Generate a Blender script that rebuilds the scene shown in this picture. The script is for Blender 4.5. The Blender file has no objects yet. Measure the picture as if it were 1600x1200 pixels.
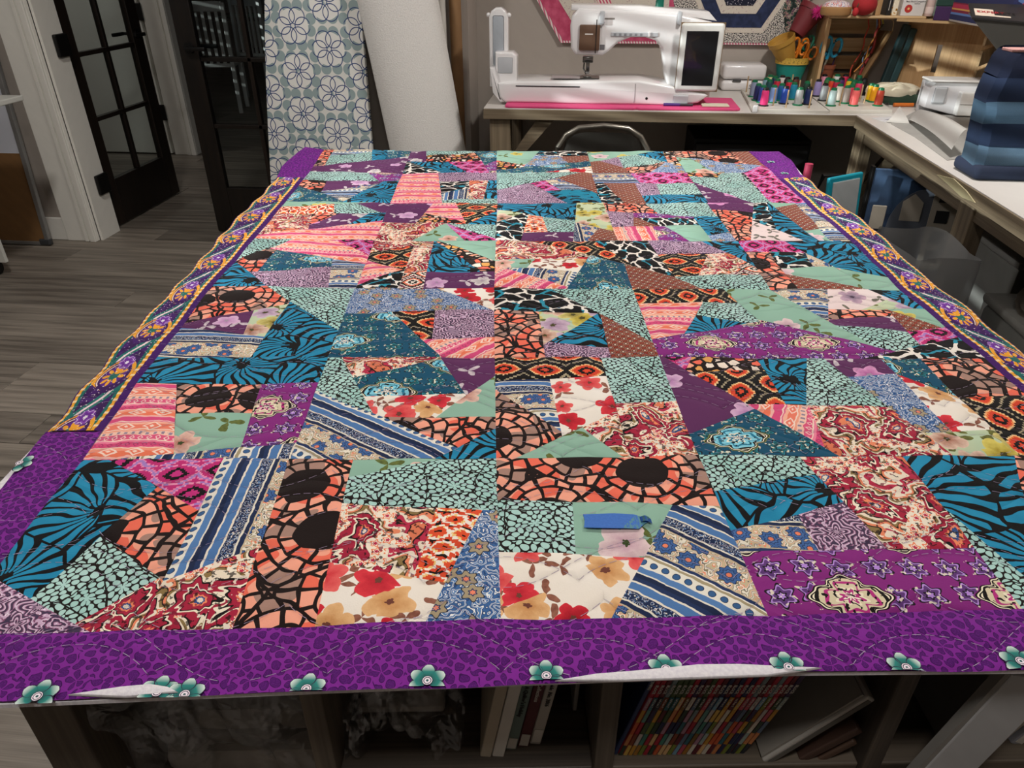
import bpy, bmesh, math, random
from mathutils import Vector, Matrix
# ------------------------------------------------------------------ camera, world, sun, lamps, exposure
SC = bpy.context.scene
COL = SC.collection
PI = math.pi
QROT = math.radians(6.6)            # the table and quilt stand 6.6 degrees askew to the walls
cam = bpy.data.cameras.new('camera'); cam_o = bpy.data.objects.new('camera', cam); COL.objects.link(cam_o)
cam.sensor_width = 36; cam.lens = 25.2; cam.clip_start = .02
cam_o.location = (0, 0, 1.42); cam_o.rotation_euler = (math.radians(90-30.964), 0, math.radians(5.679))
SC.camera = cam_o
SC.view_settings.view_transform = 'Standard'; SC.view_settings.look = 'None'
SC.view_settings.gamma = 1; SC.view_settings.use_curve_mapping = False
SC.view_settings.exposure = .08
SC.cycles.use_denoising = True
wd = bpy.data.worlds.new('world'); SC.world = wd; wd.use_nodes = True
wd.node_tree.nodes['Background'].inputs[0].default_value = (.75, .85, 1, 1)
wd.node_tree.nodes['Background'].inputs[1].default_value = .6
def lamp(name, kind, loc, energy, color, rot=(0,0,0), **kw):
    l = bpy.data.lights.new(name, kind); l.energy = energy; l.color = color
    for k, v in kw.items(): setattr(l, k, v)
    o = bpy.data.objects.new(name, l); COL.objects.link(o); o.location = loc; o.rotation_euler = rot
    return o
sd = Vector((5.13, 1.9, -1.05))
lamp('sun', 'SUN', (-8, -3, 4), 4.2, (1, .98, .96), sd.to_track_quat('-Z', 'Y').to_euler(), angle=math.radians(.35))
for i, (x, y, e, s) in enumerate([(.9, 2.35, 33, .25), (-1.55, 1.85, 29, .25), (.0, -.15, 15, .3)]):
    lamp('ceiling_lamp', 'AREA', (x, y, 2.6), e, (1, .955, .91), shape='DISK', size=s)
lamp('hall_fill', 'AREA', (-4.3, 4.7, 2.55), 7, (1, .95, .9), shape='DISK', size=.4)  # added unseen fill, brightens the hallway wall behind the open door's panes

# ------------------------------------------------------------------ node graph helper
def lin(h, a=1):
    h = h.lstrip('#'); c = [int(h[i:i+2], 16)/255 for i in (0, 2, 4)]
    return tuple((x/12.92 if x <= .04045 else ((x+.055)/1.055)**2.4) for x in c) + (a,)
class F:
    __slots__ = ('g', 's')
    def __init__(f, g, s): f.g, f.s = g, s
    def _m(f, op, *a): return f.g.m(op, f, *a)
    def __add__(f, o): return f._m('ADD', o)
    __radd__ = __add__
    def __sub__(f, o): return f._m('SUBTRACT', o)
    def __rsub__(f, o): return f.g.m('SUBTRACT', o, f)
    def __mul__(f, o): return f._m('MULTIPLY', o)
    __rmul__ = __mul__
    def __truediv__(f, o): return f._m('DIVIDE', o)
    def fr(f): return f._m('FRACT')
    def fl(f): return f._m('FLOOR')
    def ab(f): return f._m('ABSOLUTE')
    def sin(f): return f._m('SINE')
    def cos(f): return f._m('COSINE')
    def pw(f, o): return f._m('POWER', o)
    def mn(f, o): return f._m('MINIMUM', o)
    def mx(f, o): return f._m('MAXIMUM', o)
    def __lt__(f, o): return f._m('LESS_THAN', o)
    def __gt__(f, o): return f._m('GREATER_THAN', o)
class Gr:
    def __init__(g, name):
        g.mat = bpy.data.materials.new(name); g.mat.use_nodes = True
        g.t = g.mat.node_tree; g.b = g.t.nodes['Principled BSDF']
    def put(g, sock, v):
        if isinstance(v, F): g.t.links.new(v.s, sock)
        elif isinstance(v, str): sock.default_value = lin(v)
        elif v is not None: sock.default_value = v
    def n(g, ty, **p):
        nd = g.t.nodes.new(ty)
        for k, v in p.items(): setattr(nd, k, v)
        return nd
    def m(g, op, *a):
        nd = g.n('ShaderNodeMath', operation=op)
        for i, v in enumerate(a): g.put(nd.inputs[i], v)
        return F(g, nd.outputs[0])
    def vec(g, x, y, z=0.0):
        nd = g.n('ShaderNodeCombineXYZ')
        for i, v in enumerate((x, y, z)): g.put(nd.inputs[i], v)
        return F(g, nd.outputs[0])
    def sep(g, v):
        nd = g.n('ShaderNodeSeparateXYZ'); g.put(nd.inputs[0], v)
        return [F(g, o) for o in nd.outputs]
    def coord(g, out='UV'):
        nd = g.n('ShaderNodeTexCoord'); return F(g, nd.outputs[out])
    def uv(g):
        x, y, z = g.sep(g.coord('UV')); return x, y
    def vor(g, x, y, size, rnd=1.0, feature='F1'):
        nd = g.n('ShaderNodeTexVoronoi', feature=feature, voronoi_dimensions='2D')
        px, py = x*(1/size), y*(1/size)
        g.put(nd.inputs['Vector'], g.vec(px, py)); nd.inputs['Scale'].default_value = 1; nd.inputs['Randomness'].default_value = rnd
        if feature == 'DISTANCE_TO_EDGE': return F(g, nd.outputs['Distance'])
        cx, cy, _ = g.sep(F(g, nd.outputs['Position'])); c = g.sep(F(g, nd.outputs['Color']))
        dx, dy = px-cx, py-cy
        r = g.m('SQRT', dx*dx+dy*dy)*size
        th = g.m('ARCTAN2', dy, dx)*(1/(2*PI))+.5
        return r, th, c[0], c[1], c[2]
    def noise(g, x, y, size, detail=1.0):
        nd = g.n('ShaderNodeTexNoise', noise_dimensions='2D')
        g.put(nd.inputs['Vector'], g.vec(x, y)); nd.inputs['Scale'].default_value = 1/size; nd.inputs['Detail'].default_value = detail
        return F(g, nd.outputs[0])
    def rand(g, x, y, z=0.0):
        nd = g.n('ShaderNodeTexWhiteNoise', noise_dimensions='3D'); g.put(nd.inputs['Vector'], g.vec(x, y, z)); return F(g, nd.outputs['Value'])
    def mix(g, f, a, b):
        nd = g.n('ShaderNodeMix', data_type='RGBA'); g.put(nd.inputs[0], f); g.put(nd.inputs[6], a); g.put(nd.inputs[7], b)
        return F(g, nd.outputs[2])
    def ramp(g, f, stops, mode='CONSTANT'):
        nd = g.n('ShaderNodeValToRGB'); cr = nd.color_ramp; cr.interpolation = mode
        while len(cr.elements) < len(stops): cr.elements.new(.5)
        for e, (p, c) in zip(cr.elements, stops): e.position = p; e.color = lin(c)
        g.put(nd.inputs[0], f); return F(g, nd.outputs[0])
    def bump(g, h, dist, strength=1.0):
        nd = g.n('ShaderNodeBump'); nd.inputs['Strength'].default_value = strength; nd.inputs['Distance'].default_value = dist
        g.put(nd.inputs['Height'], h); g.t.links.new(nd.outputs[0], g.b.inputs['Normal'])
    def done(g, col=None, rough=.6, metal=0.0, spec=None, sheen=0.0, alpha=None, trans=0.0, coat=0.0, emit=None):
        b = g.b
        if col is not None: g.put(b.inputs['Base Color'], col)
        g.put(b.inputs['Roughness'], rough); g.put(b.inputs['Metallic'], metal)
        if spec is not None: g.put(b.inputs['Specular IOR Level'], spec)
        b.inputs['Sheen Weight'].default_value = sheen; b.inputs['Transmission Weight'].default_value = trans; b.inputs['Coat Weight'].default_value = coat
        if alpha is not None: g.put(b.inputs['Alpha'], alpha)
        return g.mat
MATS = {}
def plain(hexc, rough=.5, metal=0.0, var=.06, size=.05, **kw):
    key = ('p', hexc, rough, metal, var, tuple(sorted(kw.items())))
    if key in MATS: return MATS[key]
    g = Gr('mat_' + hexc.lstrip('#')); x, y, z = g.sep(g.coord('Object'))
    nz = g.noise(x+z*.7, y-z*.6, size, 3)
    c = lin(hexc); lo = tuple(v*(1-2*var) for v in c[:3])+(1,); hi = tuple(min(1, v*(1+2*var)) for v in c[:3])+(1,)
    MATS[key] = g.done(g.mix(nz, lo, hi), rough, metal, **kw); return MATS[key]
def wood(h1, h2, axis='X', size=.02, rough=.55, key=None):
    k = ('w', h1, h2, axis, size)
    if k in MATS: return MATS[k]
    g = Gr('mat_wood'); x, y, z = g.sep(g.coord('Object'))
    a = dict(X=(x*.06, y+z*1.3), Y=(y*.06, x+z*1.3), Z=(z*.06, x+y*1.3))[axis]
    info = g.n('ShaderNodeObjectInfo'); r = F(g, info.outputs['Random'])
    n1 = g.noise(a[0]+r*3, a[1]+r*5, size, 4); n2 = g.noise(a[0]*.5+r, a[1]*3, size*.4, 2)
    f = n1*.75+n2*.4-.1+(r-.5)*.25
    g.bump(n1, .0006, .5)
    MATS[k] = g.done(g.ramp(f, [(.25, h1), (.75, h2)], 'LINEAR'), rough); return MATS[k]

# ------------------------------------------------------------------ mesh helpers
class MB:
    def __init__(s): s.bm = bmesh.new()
    def _xf(s, vs, M):
        if M is not None: bmesh.ops.transform(s.bm, matrix=M, verts=vs)
    def box(s, x0, x1, y0, y1, z0, z1, bev=0.0, M=None, seg=2):
        vs = [s.bm.verts.new(p) for p in ((x0,y0,z0),(x1,y0,z0),(x1,y1,z0),(x0,y1,z0),(x0,y0,z1),(x1,y0,z1),(x1,y1,z1),(x0,y1,z1))]
        fs = [s.bm.faces.new([vs[i] for i in q]) for q in ((3,2,1,0),(4,5,6,7),(0,1,5,4),(1,2,6,5),(2,3,7,6),(3,0,4,7))]
        if bev:
            es = list({e for f in fs for e in f.edges})
            r = bmesh.ops.bevel(s.bm, geom=es, offset=bev, segments=seg, profile=.5, affect='EDGES')
            vs = list({v for f in r['faces'] for v in f.verts} | {v for v in vs if v.is_valid})
        s._xf(vs, M); return s
    def prism(s, pts, a, b, plane='XZ', bev=0.0, M=None, seg=2):
        def P(p, t): return (p[0], t, p[1]) if plane == 'XZ' else ((p[0], p[1], t) if plane == 'XY' else (t, p[0], p[1]))
        A = [s.bm.verts.new(P(p, a)) for p in pts]; B = [s.bm.verts.new(P(p, b)) for p in pts]; n = len(pts)
        fs = [s.bm.faces.new(A[::-1]), s.bm.faces.new(B)]
        for i in range(n): fs.append(s.bm.faces.new((A[i], A[(i+1)%n], B[(i+1)%n], B[i])))
        bmesh.ops.recalc_face_normals(s.bm, faces=fs); vs = A+B
        if bev:
            es = list(set(fs[0].edges) | set(fs[1].edges))
            r = bmesh.ops.bevel(s.bm, geom=es, offset=bev, segments=seg, profile=.5, affect='EDGES')
            vs = list({v for f in r['faces'] for v in f.verts} | {v for v in vs if v.is_valid})
        s._xf(vs, M); return s
    def lathe(s, prof, seg=20, M=None, sx=1, sy=1):
        rings = []
        for r, z in prof:
            if r < 1e-6: rings.append([s.bm.verts.new((0, 0, z))])
            else: rings.append([s.bm.verts.new((r*sx*math.cos(2*PI*i/seg), r*sy*math.sin(2*PI*i/seg), z)) for i in range(seg)])
        for a, b in zip(rings, rings[1:]):
            for i in range(seg):
                j = (i+1) % seg
                if len(a) == 1 and len(b) > 1: s.bm.faces.new((a[0], b[j], b[i]))
                elif len(b) == 1 and len(a) > 1: s.bm.faces.new((a[i], a[j], b[0]))
                elif len(a) > 1: s.bm.faces.new((a[i], a[j], b[j], b[i]))
        s._xf([v for r in rings for v in r], M); return s
    def tube(s, path, rad, seg=8, cap=True, flat=1.0):
        path = [Vector(p) for p in path]; n = len(path); rings = []
        up = Vector((0, 0, 1))
        for i, p in enumerate(path):
            d = (path[min(i+1, n-1)]-path[max(i-1, 0)])
            d = d.normalized() if d.length > 1e-9 else Vector((0, 0, 1))
            u = up if abs(d.dot(up)) < .95 else Vector((1, 0, 0))
            x = d.cross(u).normalized(); y = x.cross(d).normalized()
            r = rad[i] if isinstance(rad, (list, tuple)) else rad
            rings.append([s.bm.verts.new(p+x*(r*math.cos(2*PI*k/seg))+y*(r*flat*math.sin(2*PI*k/seg))) for k in range(seg)])
        for a, b in zip(rings, rings[1:]):
            for k in range(seg): s.bm.faces.new((a[k], a[(k+1)%seg], b[(k+1)%seg], b[k]))
        if cap and n > 1: s.bm.faces.new(rings[0][::-1]); s.bm.faces.new(rings[-1])
        return s
    def ball(s, c, r, sx=1, sy=1, sz=1, u=16, v=10, M=None):
        mm = Matrix.Translation(c) @ Matrix.Diagonal((sx, sy, sz, 1))
        if M is not None: mm = M @ mm
        bmesh.ops.create_uvsphere(s.bm, u_segments=u, v_segments=v, radius=r, matrix=mm); return s
    def grid(s, fn, nu, nv, close=False):
        V = [[s.bm.verts.new(fn(i/nu, j/nv)) for j in range(nv+1)] for i in range(nu+1)]
        for i in range(nu):
            for j in range(nv): s.bm.faces.new((V[i][j], V[i+1][j], V[i+1][j+1], V[i][j+1]))
        return s
    def thick(s, t):
        r = bmesh.ops.solidify(s.bm, geom=s.bm.faces[:], thickness=t); return s
    def out(s, name, mat, parent=None, smooth=False, loc=None, rotz=0.0, rot=None):
        bmesh.ops.recalc_face_normals(s.bm, faces=s.bm.faces[:])
        me = bpy.data.meshes.new(name); s.bm.to_mesh(me); s.bm.free()
        me.materials.append(mat)
        if smooth:
            me.polygons.foreach_set('use_smooth', [True]*len(me.polygons))
            if hasattr(me, 'set_sharp_from_angle'): me.set_sharp_from_angle(angle=math.radians(40))
        o = bpy.data.objects.new(name, me); COL.objects.link(o)
        if parent is not None: o.parent = parent
        if loc is not None: o.location = loc
        o.rotation_euler = rot if rot is not None else (0, 0, rotz)
        return o
def tag(o, label=None, cat=None, group=None, kind=None):
    if label: o['label'] = label
    if cat: o['category'] = cat
    if group: o['group'] = group
    if kind: o['kind'] = kind
    return o
def thing(name, label, cat, loc=(0,0,0), rotz=0.0, group=None, kind=None, rot=None):
    o = bpy.data.objects.new(name, None); COL.objects.link(o); o.empty_display_size = .05
    o.location = loc; o.rotation_euler = rot if rot is not None else (0, 0, rotz)
    return tag(o, label, cat, group, kind)
def Rx(a): return Matrix.Rotation(math.radians(a), 4, 'X')
def Ry(a): return Matrix.Rotation(math.radians(a), 4, 'Y')
def Rz(a): return Matrix.Rotation(math.radians(a), 4, 'Z')
def T(x, y, z): return Matrix.Translation((x, y, z))
# ------------------------------------------------------------------ printed cottons of the quilt
FAB = {}; PP = .152
def fabric(key):
    if key in FAB: return FAB[key]
    g = Gr('print_' + key); u, v = g.uv(); col = PRINTS[key](g, u, v)
    weave = g.noise(u, v, .0016, 2)
    x, y, _ = g.sep(g.coord('Object'))
    row = ((y+.948)*(1/.1035)).fl(); yy = ((y+.948)*(1/.1035)).fr()*.1035
    xs = x+row*(PP/2)
    def dist(c): return (yy-c).ab()
    ar = (xs*(PI/PP)).sin().ab().pw(.75)*.036; ar2 = ((xs+PP*.35)*(PI/PP)).sin().ab().pw(.75)*-.036+.083; ar3 = (xs*(PI/PP)).sin()*.033+.028
    dd = dist(ar).mn(dist(ar2)).mn(dist(ar3)).mn(.014)*(1/.014)
    soft = 1-(1-dd)*(1-dd)
    wr = g.noise(x, y, .05, 3)
    g.bump(soft+weave*.10+wr*.5, .0032, .8)
    FAB[key] = g.done(col, .82, spec=.16, sheen=.03); return FAB[key]
def AND(a, b): return a*b
def polar_cells(g, u, v, size, w, n0, dn, rnd=.85, off=0.0):
    r, th, a, b, c = g.vor(u, v, size, rnd)
    k = ((r-off)*(1/w)).fl(); fr = ((r-off)*(1/w)).fr()
    n = (k*dn+n0).fl()
    q = th*n+k*.5+a
    return r, th, k, fr, q.fr(), q.fl(), a, b, c
def p_mint(g, u, v):
    wq = (g.noise(u, v, .02)-.5)*.008
    r, th, k, fr, qa, qi, a, b, c = polar_cells(g, u+wq, v-wq, .047, .0078, 6, 4.2)
    x, y = (qa-.5)*(1/(.42)), (fr-.52)*(1/.49)
    petal = (x*x+y*y) < 1.0
    core = r < .0022
    e = g.vor(u+wq, v-wq, .047, .85, 'DISTANCE_TO_EDGE') > .018
    return g.mix(petal.mx(core)*e, '#1c1512', g.mix(b, '#a2ccc4', '#b8dad3'))
def p_teal(g, u, v, main='#1b7ea6', dark='#0d0c0d', size=.085):
    w = (g.noise(u, v, .06)-.5)*.03; w2 = (g.noise(u+1.7, v, .06)-.5)*.03
    def fan(uu, vv, sz, n):
        nd = g.n('ShaderNodeTexVoronoi', voronoi_dimensions='2D'); px, py = uu*(1/sz), vv*(1/sz)
        g.put(nd.inputs['Vector'], g.vec(px, py)); nd.inputs['Scale'].default_value = 1
        cx, cy, _ = g.sep(F(g, nd.outputs['Position'])); c = g.sep(F(g, nd.outputs['Color']))
        a = c[0]*(2*PI)
        dx, dy = px-cx+a.cos()*.42, py-cy+a.sin()*.42
        r = g.m('SQRT', dx*dx+dy*dy); th = g.m('ARCTAN2', dy, dx)*(1/(2*PI))+.5
        q = (th*n+r*(c[1]-.5)*3.2)
        k = q.fl(); f = (q.fr()-.5).ab()*2
        jit = g.rand(k, c[2]*30)
        return (f < (.66+.16*jit-.30*(r*1.3).mn(1)*jit))*(r > .10+.12*jit)*(r < .95+.4*jit), jit
    m1, j1 = fan(u+w, v+w2, size, 21.0)
    e = g.vor(u+w, v+w2, size, 1.0, 'DISTANCE_TO_EDGE') > .022
    return g.mix(m1*e, dark, g.mix(g.noise(u, v, .03), main, '#2a95bb'))
def p_coral(g, u, v, c3=('#f6a78d', '#ef6f58', '#a98577'), size=.125, black='#1d1210'):
    w = (g.noise(u, v, .035)-.5)*.012
    r, th, k, fr, qa, qi, a, b, c = polar_cells(g, u+w, v+w, size, .0185, 11, 5, .75, .026)
    grout = (fr < .22).mx((qa-.5).ab() > .385)
    disc = r < .026
    z = g.rand(k, qi, a*50)*.30+g.noise(u, v, .07)*1.15-.22
    col = g.ramp(z, [(0, c3[2]), (.38, c3[0]), (.56, c3[1]), (.78, c3[0])])
    e = g.vor(u+w, v+w, size, .75, 'DISTANCE_TO_EDGE') > .02
    return g.mix((1-grout.mx(disc))*e, black, col)
def p_pink(g, u, v):
    s = ((u*1400).fl())*(1/1400)
    w = (g.noise(u, v, .02, 2)-.5)*.008
    t = ((v+w)*(1/.088)).fr()
    base = g.ramp(t, [(0, '#ef7a5a'), (.10, '#f59a80'), (.16, '#f6d2bd'), (.18, '#dc4d7c'), (.30, '#ef86a0'), (.34, '#f8dac8'), (.36, '#e2577f'), (.47, '#f6c8b4'), (.56, '#f3a489'), (.60, '#f8ddcb'), (.62, '#ee7f66'), (.74, '#f6b59c'), (.79, '#e2668c'), (.81, '#f6d6c6'), (.83, '#d94d7e'), (.95, '#f3b6ab')])
    zx = ((s*(1/.034)).fr()-.5).ab()*2
    d1 = (t-.085).ab()*9+zx
    m1 = (d1-.62).ab() < .13
    m1b = d1 < .22
    zx2 = ((s*(1/.011)).fr()-.5).ab()*2
    d2 = ((t-.25).ab()*16+zx2); m2 = (d2-.6).ab() < .14
    d3 = ((t-.41).ab()*13+zx2); m3 = (d3-.55).ab() < .16
    d4 = (t-.69).ab()*8+zx; m4 = ((d4-.66).ab() < .10).mx(d4 < .2)
    bars = ((s*(1/.0095)).fr() < .4)*((t-.52).ab() < .028)
    c = g.mix(m1.mx(m1b).mx(m4)*.85, base, '#fbe6d8')
    c = g.mix(m2*.7, c, '#8f2a5c'); c = g.mix(m3*.8, c, '#f9e0d6'); return g.mix(bars*.8, c, '#6f6d92')
def ikat(stops, sx=.042, sy=.036, warp=.0022, lines=None):
    def f(g, u, v):
        uu = u+(g.noise(u, v, .012, 2)-.5)*warp*2; vv = v+(g.noise(u+.3, v, .016, 2)-.5)*warp*2
        uu = (uu*380).fl()*(1/380); vv = (vv*330).fl()*(1/330)
        row = (vv*(1/sy)).fl()
        x = ((uu*(1/sx)+row*.5).fr()-.5).ab()*2; y = ((vv*(1/sy)).fr()-.5).ab()*2
        d = x.mx(y)*.22+(x+y)*.40
        return g.ramp(d, stops)
    return f
def medal(bg, bg2, dots, inner, inner2, cream, outline):
    def f(g, u, v):
        row = (v*(1/.088)).fl()
        x = ((u*(1/.165)+row*.5).fr()-.5)*.165; y = ((v*(1/.088)).fr()-.5)*.088
        th = g.m('ARCTAN2', y*1.25, x)
        r = g.m('SQRT', x*x*.82+y*y*1.65)
        lob = 1+.13*(th*4).cos()+.05*(th*12).cos()
        q = r*(1/.036)/lob
        orn = (th*8).cos()*.08+(th*3).sin()*.05
        med_ = g.ramp((q+orn*(q < .8))*.8, [(0, '#f3ead8'), (.09, inner2), (.2, cream), (.27, inner), (.42, inner2), (.5, inner), (.6, '#15110f'), (.67, cream), (.70, '#15110f'), (.735, outline), (.77, bg)])
        r2, t2, a, b, c = g.vor(u+.02, v+.01, .037, .18)
        ro = r2*(1/.0150)*(1+.22*(t2*(2*PI*6)).cos())
        ros = g.ramp(ro, [(0, dots), (.22, '#1b1518'), (.34, bg2), (.62, dots), (.74, '#1d171b'), (.86, bg)])
        nz = g.noise(u, v, .0055, 1)
        ros = g.mix((nz > .66)*(ro < 1.0)*.8, ros, cream)
        med_ = g.mix((nz > .64)*(q < .75), med_, '#17120f')
        return g.mix(q < .95, ros, med_)
    return f
def floral(bg, fl, leafc, size=.075, R=.027, dens=.62, petals=2.5, bg2=None):
    def f(g, u, v):
        w = (g.noise(u, v, .02, 2)-.5)*.010
        c0 = g.mix(g.noise(u, v, .08), bg, bg2 or bg)
        rl, tl, a, b, c = g.vor(u+w+.05, v-w, size*.62, .9)
        lobe = ((tl+a)*(2*PI*1.5)).cos().ab()
        leaf = (rl*(1/(R*.75))) < lobe.pw(3.0)
        c1 = g.mix(leaf*(b < .55), c0, g.mix(g.noise(u, v, .006), leafc[0], leafc[1]))
        r, t, a, b, c = g.vor(u+w, v+w, size, .85)
        sc_ = R*(.7+.5*c)
        rp = r/(.66+.34*((t+c)*(2*PI*petals)).cos().ab())*(1/sc_ if isinstance(sc_, float) else 1)
        rp = rp/sc_ if not isinstance(sc_, float) else rp
        shade = g.noise(u, v, .007, 2)
        pc = g.ramp(b, [(i/len(fl), x[0]) for i, x in enumerate(fl)]); pd = g.ramp(b, [(i/len(fl), x[1]) for i, x in enumerate(fl)])
        cf = g.mix((rp*.9+shade*.5-.35), pd, pc)
        cf = g.mix(rp < .18, cf, leafc[1])
        return g.mix((rp < 1)*(a < dens), c1, cf)
    return f
def p_lilac(g, u, v, dark='#43364f', a_='#c9a9c4', b_='#86506f', light='#ecdcea'):
    n = g.noise(u, v, .022, 3); k = (n*7).fr()
    r, t, a, b, c = g.vor(u, v, .03, .8)
    k2 = ((r*(1/.006))+((t*(2*PI*5)).cos()*.6)).fr()
    m = (g.noise(u+.5, v, .03) > .5)
    kk = k*(1-m)+k2*m
    return g.ramp(kk, [(0, dark), (.36, b_), (.52, a_), (.78, light), (.88, b_)])
def p_blue(g, u, v):
    n = g.noise(u, v, .017, 2); k = (n*6).fr()
    base = g.ramp(k, [(0, '#3d669c'), (.34, '#26426f'), (.44, '#eef0ee'), (.56, '#5c84b5'), (.78, '#eceee9'), (.88, '#2c4878')])
    r, t, a, b, c = g.vor(u, v, .036, .8)
    rp = r*(1/.0105)*(1+.2*(t*(2*PI*6)).cos())
    fl = g.ramp(rp*.8, [(0, '#f08a6a'), (.2, '#2b3d63'), (.32, '#a8987a'), (.7, '#2a2f3f')])
    return g.mix((rp < 1)*(a < .7), base, fl)
def p_stripe(g, u, v):
    w = (g.noise(u, v, .012, 2)-.5)*.003
    t = ((v+w)*(1/.118)).fr()
    base = g.ramp(t, [(0, '#1d2948'), (.05, '#e8e2d2'), (.065, '#5780b4'), (.13, '#e9e4d6'), (.25, '#a89a78'), (.28, '#f0ebde'), (.295, '#24365f'), (.33, '#cdbb9a'), (.66, '#1f2c4d'), (.70, '#e6dfcd'), (.72, '#25355c'), (.83, '#e7dfcc'), (.85, '#4f78ad'), (.93, '#e8e1d0'), (.95, '#23345a')])
    ox = ((u*(1/.0125)).fr()-.5)*2; oy = (t-.19)*(1/.042)
    ov = ox*ox*1.8+oy*oy
    c = g.mix(ov < .55, base, '#39608f'); c = g.mix((ov-.62).ab() < .12, c, '#1d2948')
    n = (g.noise(u, v, .011, 3)*7).fr()
    n3 = (g.noise(u, v, .02, 2)*6).fr()
    fl = g.ramp(n3, [(0, '#cbb996'), (.30, '#2a3050'), (.34, '#ece4d2'), (.62, '#8f8260'), (.74, '#2a3050'), (.78, '#ece4d2'), (.92, '#ea8a68')])
    r, th, a, b, cc = g.vor(u, v, .03, .7); rp = r*(1/.0115)*(1+.12*(th*(2*PI*9)).cos())
    bl = g.ramp(rp*.9, [(0, '#ec8662'), (.22, '#24365f'), (.3, '#4a6da3'), (.5, '#24365f'), (.58, '#3f639b'), (.82, '#1d2948')])
    fl = g.mix((rp < 1)*(a < .75), fl, bl)
    c = g.mix(((t-.495).ab() < .15), c, fl)
    fl2 = g.ramp(n, [(0, '#1f2c4d'), (.45, '#5f86b8'), (.62, '#efe7d6'), (.75, '#1f2c4d')])
    return g.mix(((t-.775).ab() < .05), c, fl2)
def p_paisley(g, u, v):
    w = g.noise(u, v, .045, 1); w2 = g.noise(u+.7, v, .045, 1)
    r, t, a, b, c = g.vor(u+(w-.5)*.05, v+(w2-.5)*.05, .075, .9)
    rr = r*(1/.075)*(1+.10*(t*(2*PI*9)).cos())
    col = g.ramp(rr*1.25, [(0, '#e9dcc6'), (.06, '#31508a'), (.10, '#ef8b63'), (.15, '#a8243f'), (.25, '#17110f'), (.28, '#f3e6cf'), (.32, '#a8243f'), (.43, '#17110f'), (.46, '#eedfc8'), (.51, '#8c7448'), (.56, '#17110f'), (.58, '#e98a64'), (.64, '#eedfca'), (.74, '#b92f4b'), (.84, '#17110f'), (.88, '#dd7a58')])
    r2, t2, a2, b2, c2 = g.vor(u, v, .0135, .4)
    rp = r2*(1/.0056)*(1+.25*(t2*(2*PI*5)).cos())
    tiny = g.ramp(rp, [(0, '#c22f4c'), (.4, '#f4e8d6'), (.6, '#ee8458'), (.9, '#f3e6d2')])
    zone = (g.noise(u+3, v, .05) > .56)
    col = g.mix(zone*(rr > .34), col, g.mix(rp < 1, '#f3e6d2', tiny))
    n = (g.noise(u, v, .006, 2) > .60)
    return g.mix(n*.85, col, g.ramp(a2, [(0, '#1a1210'), (.5, '#f5ead8'), (.7, '#7c1e33')]))
def p_rust(g, u, v):
    a = ((u+v)*(1/.017)).fr(); b = ((u-v)*(1/.017)).fr()
    x = (a-.5).ab()*2; y = (b-.5).ab()*2; d = x.mx(y); q = x*x+y*y
    c = g.ramp(q*.6, [(0, '#e3cfbd'), (.05, '#2b1715'), (.14, '#a33f2c'), (.22, '#8a7765'), (.42, '#3a1d19')])
    return g.mix(d > .83, c, '#9c3a28')
def zebra(line, line2, bg='#0f0d0e', thick=.13):
    def f(g, u, v):
        w = (g.noise(u, v, .03, 2)-.5)*.03
        e = g.vor((u+w)*.62, v+w, .026, 1.0, 'DISTANCE_TO_EDGE')
        n = g.noise(u+2, v, .05)
        return g.mix(e < (thick*(.35+n*1.25)), bg, g.mix(g.noise(u, v, .045) > .56, line, line2))
    return f
def p_leo(g, u, v):
    w = (g.noise(u, v, .01)-.5)*.008
    r, t, a, b, c = g.vor(u+w, v, .0165, .95)
    e = g.vor(u+w, v, .0165, .95, 'DISTANCE_TO_EDGE')
    col = g.ramp(a, [(0, '#f5a98c'), (.3, '#ef6e57'), (.5, '#f4e4d4'), (.66, '#e8a75a'), (.82, '#2a1b16')])
    return g.mix(e < (.07+.22*b), col, '#1d1310')
def p_purple(g, u, v):
    w = (g.noise(u, v, .012)-.5)*.006
    r, th, k, fr, qa, qi, a, b, c = polar_cells(g, u+w, v-w, .030, .0098, 5, 3.4)
    x, y = (qa-.5)*(1/.38), (fr-.5)*(1/.44)
    d = x*x+y*y
    dots = g.noise(u, v, .0011, 1) > .56
    leafc = g.mix(dots, '#501267', '#5c1a74')
    col = g.mix(d < 1, '#7e2690', leafc)
    return g.mix((d > .72)*(d < 1.0), col, '#390b4e')
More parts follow.
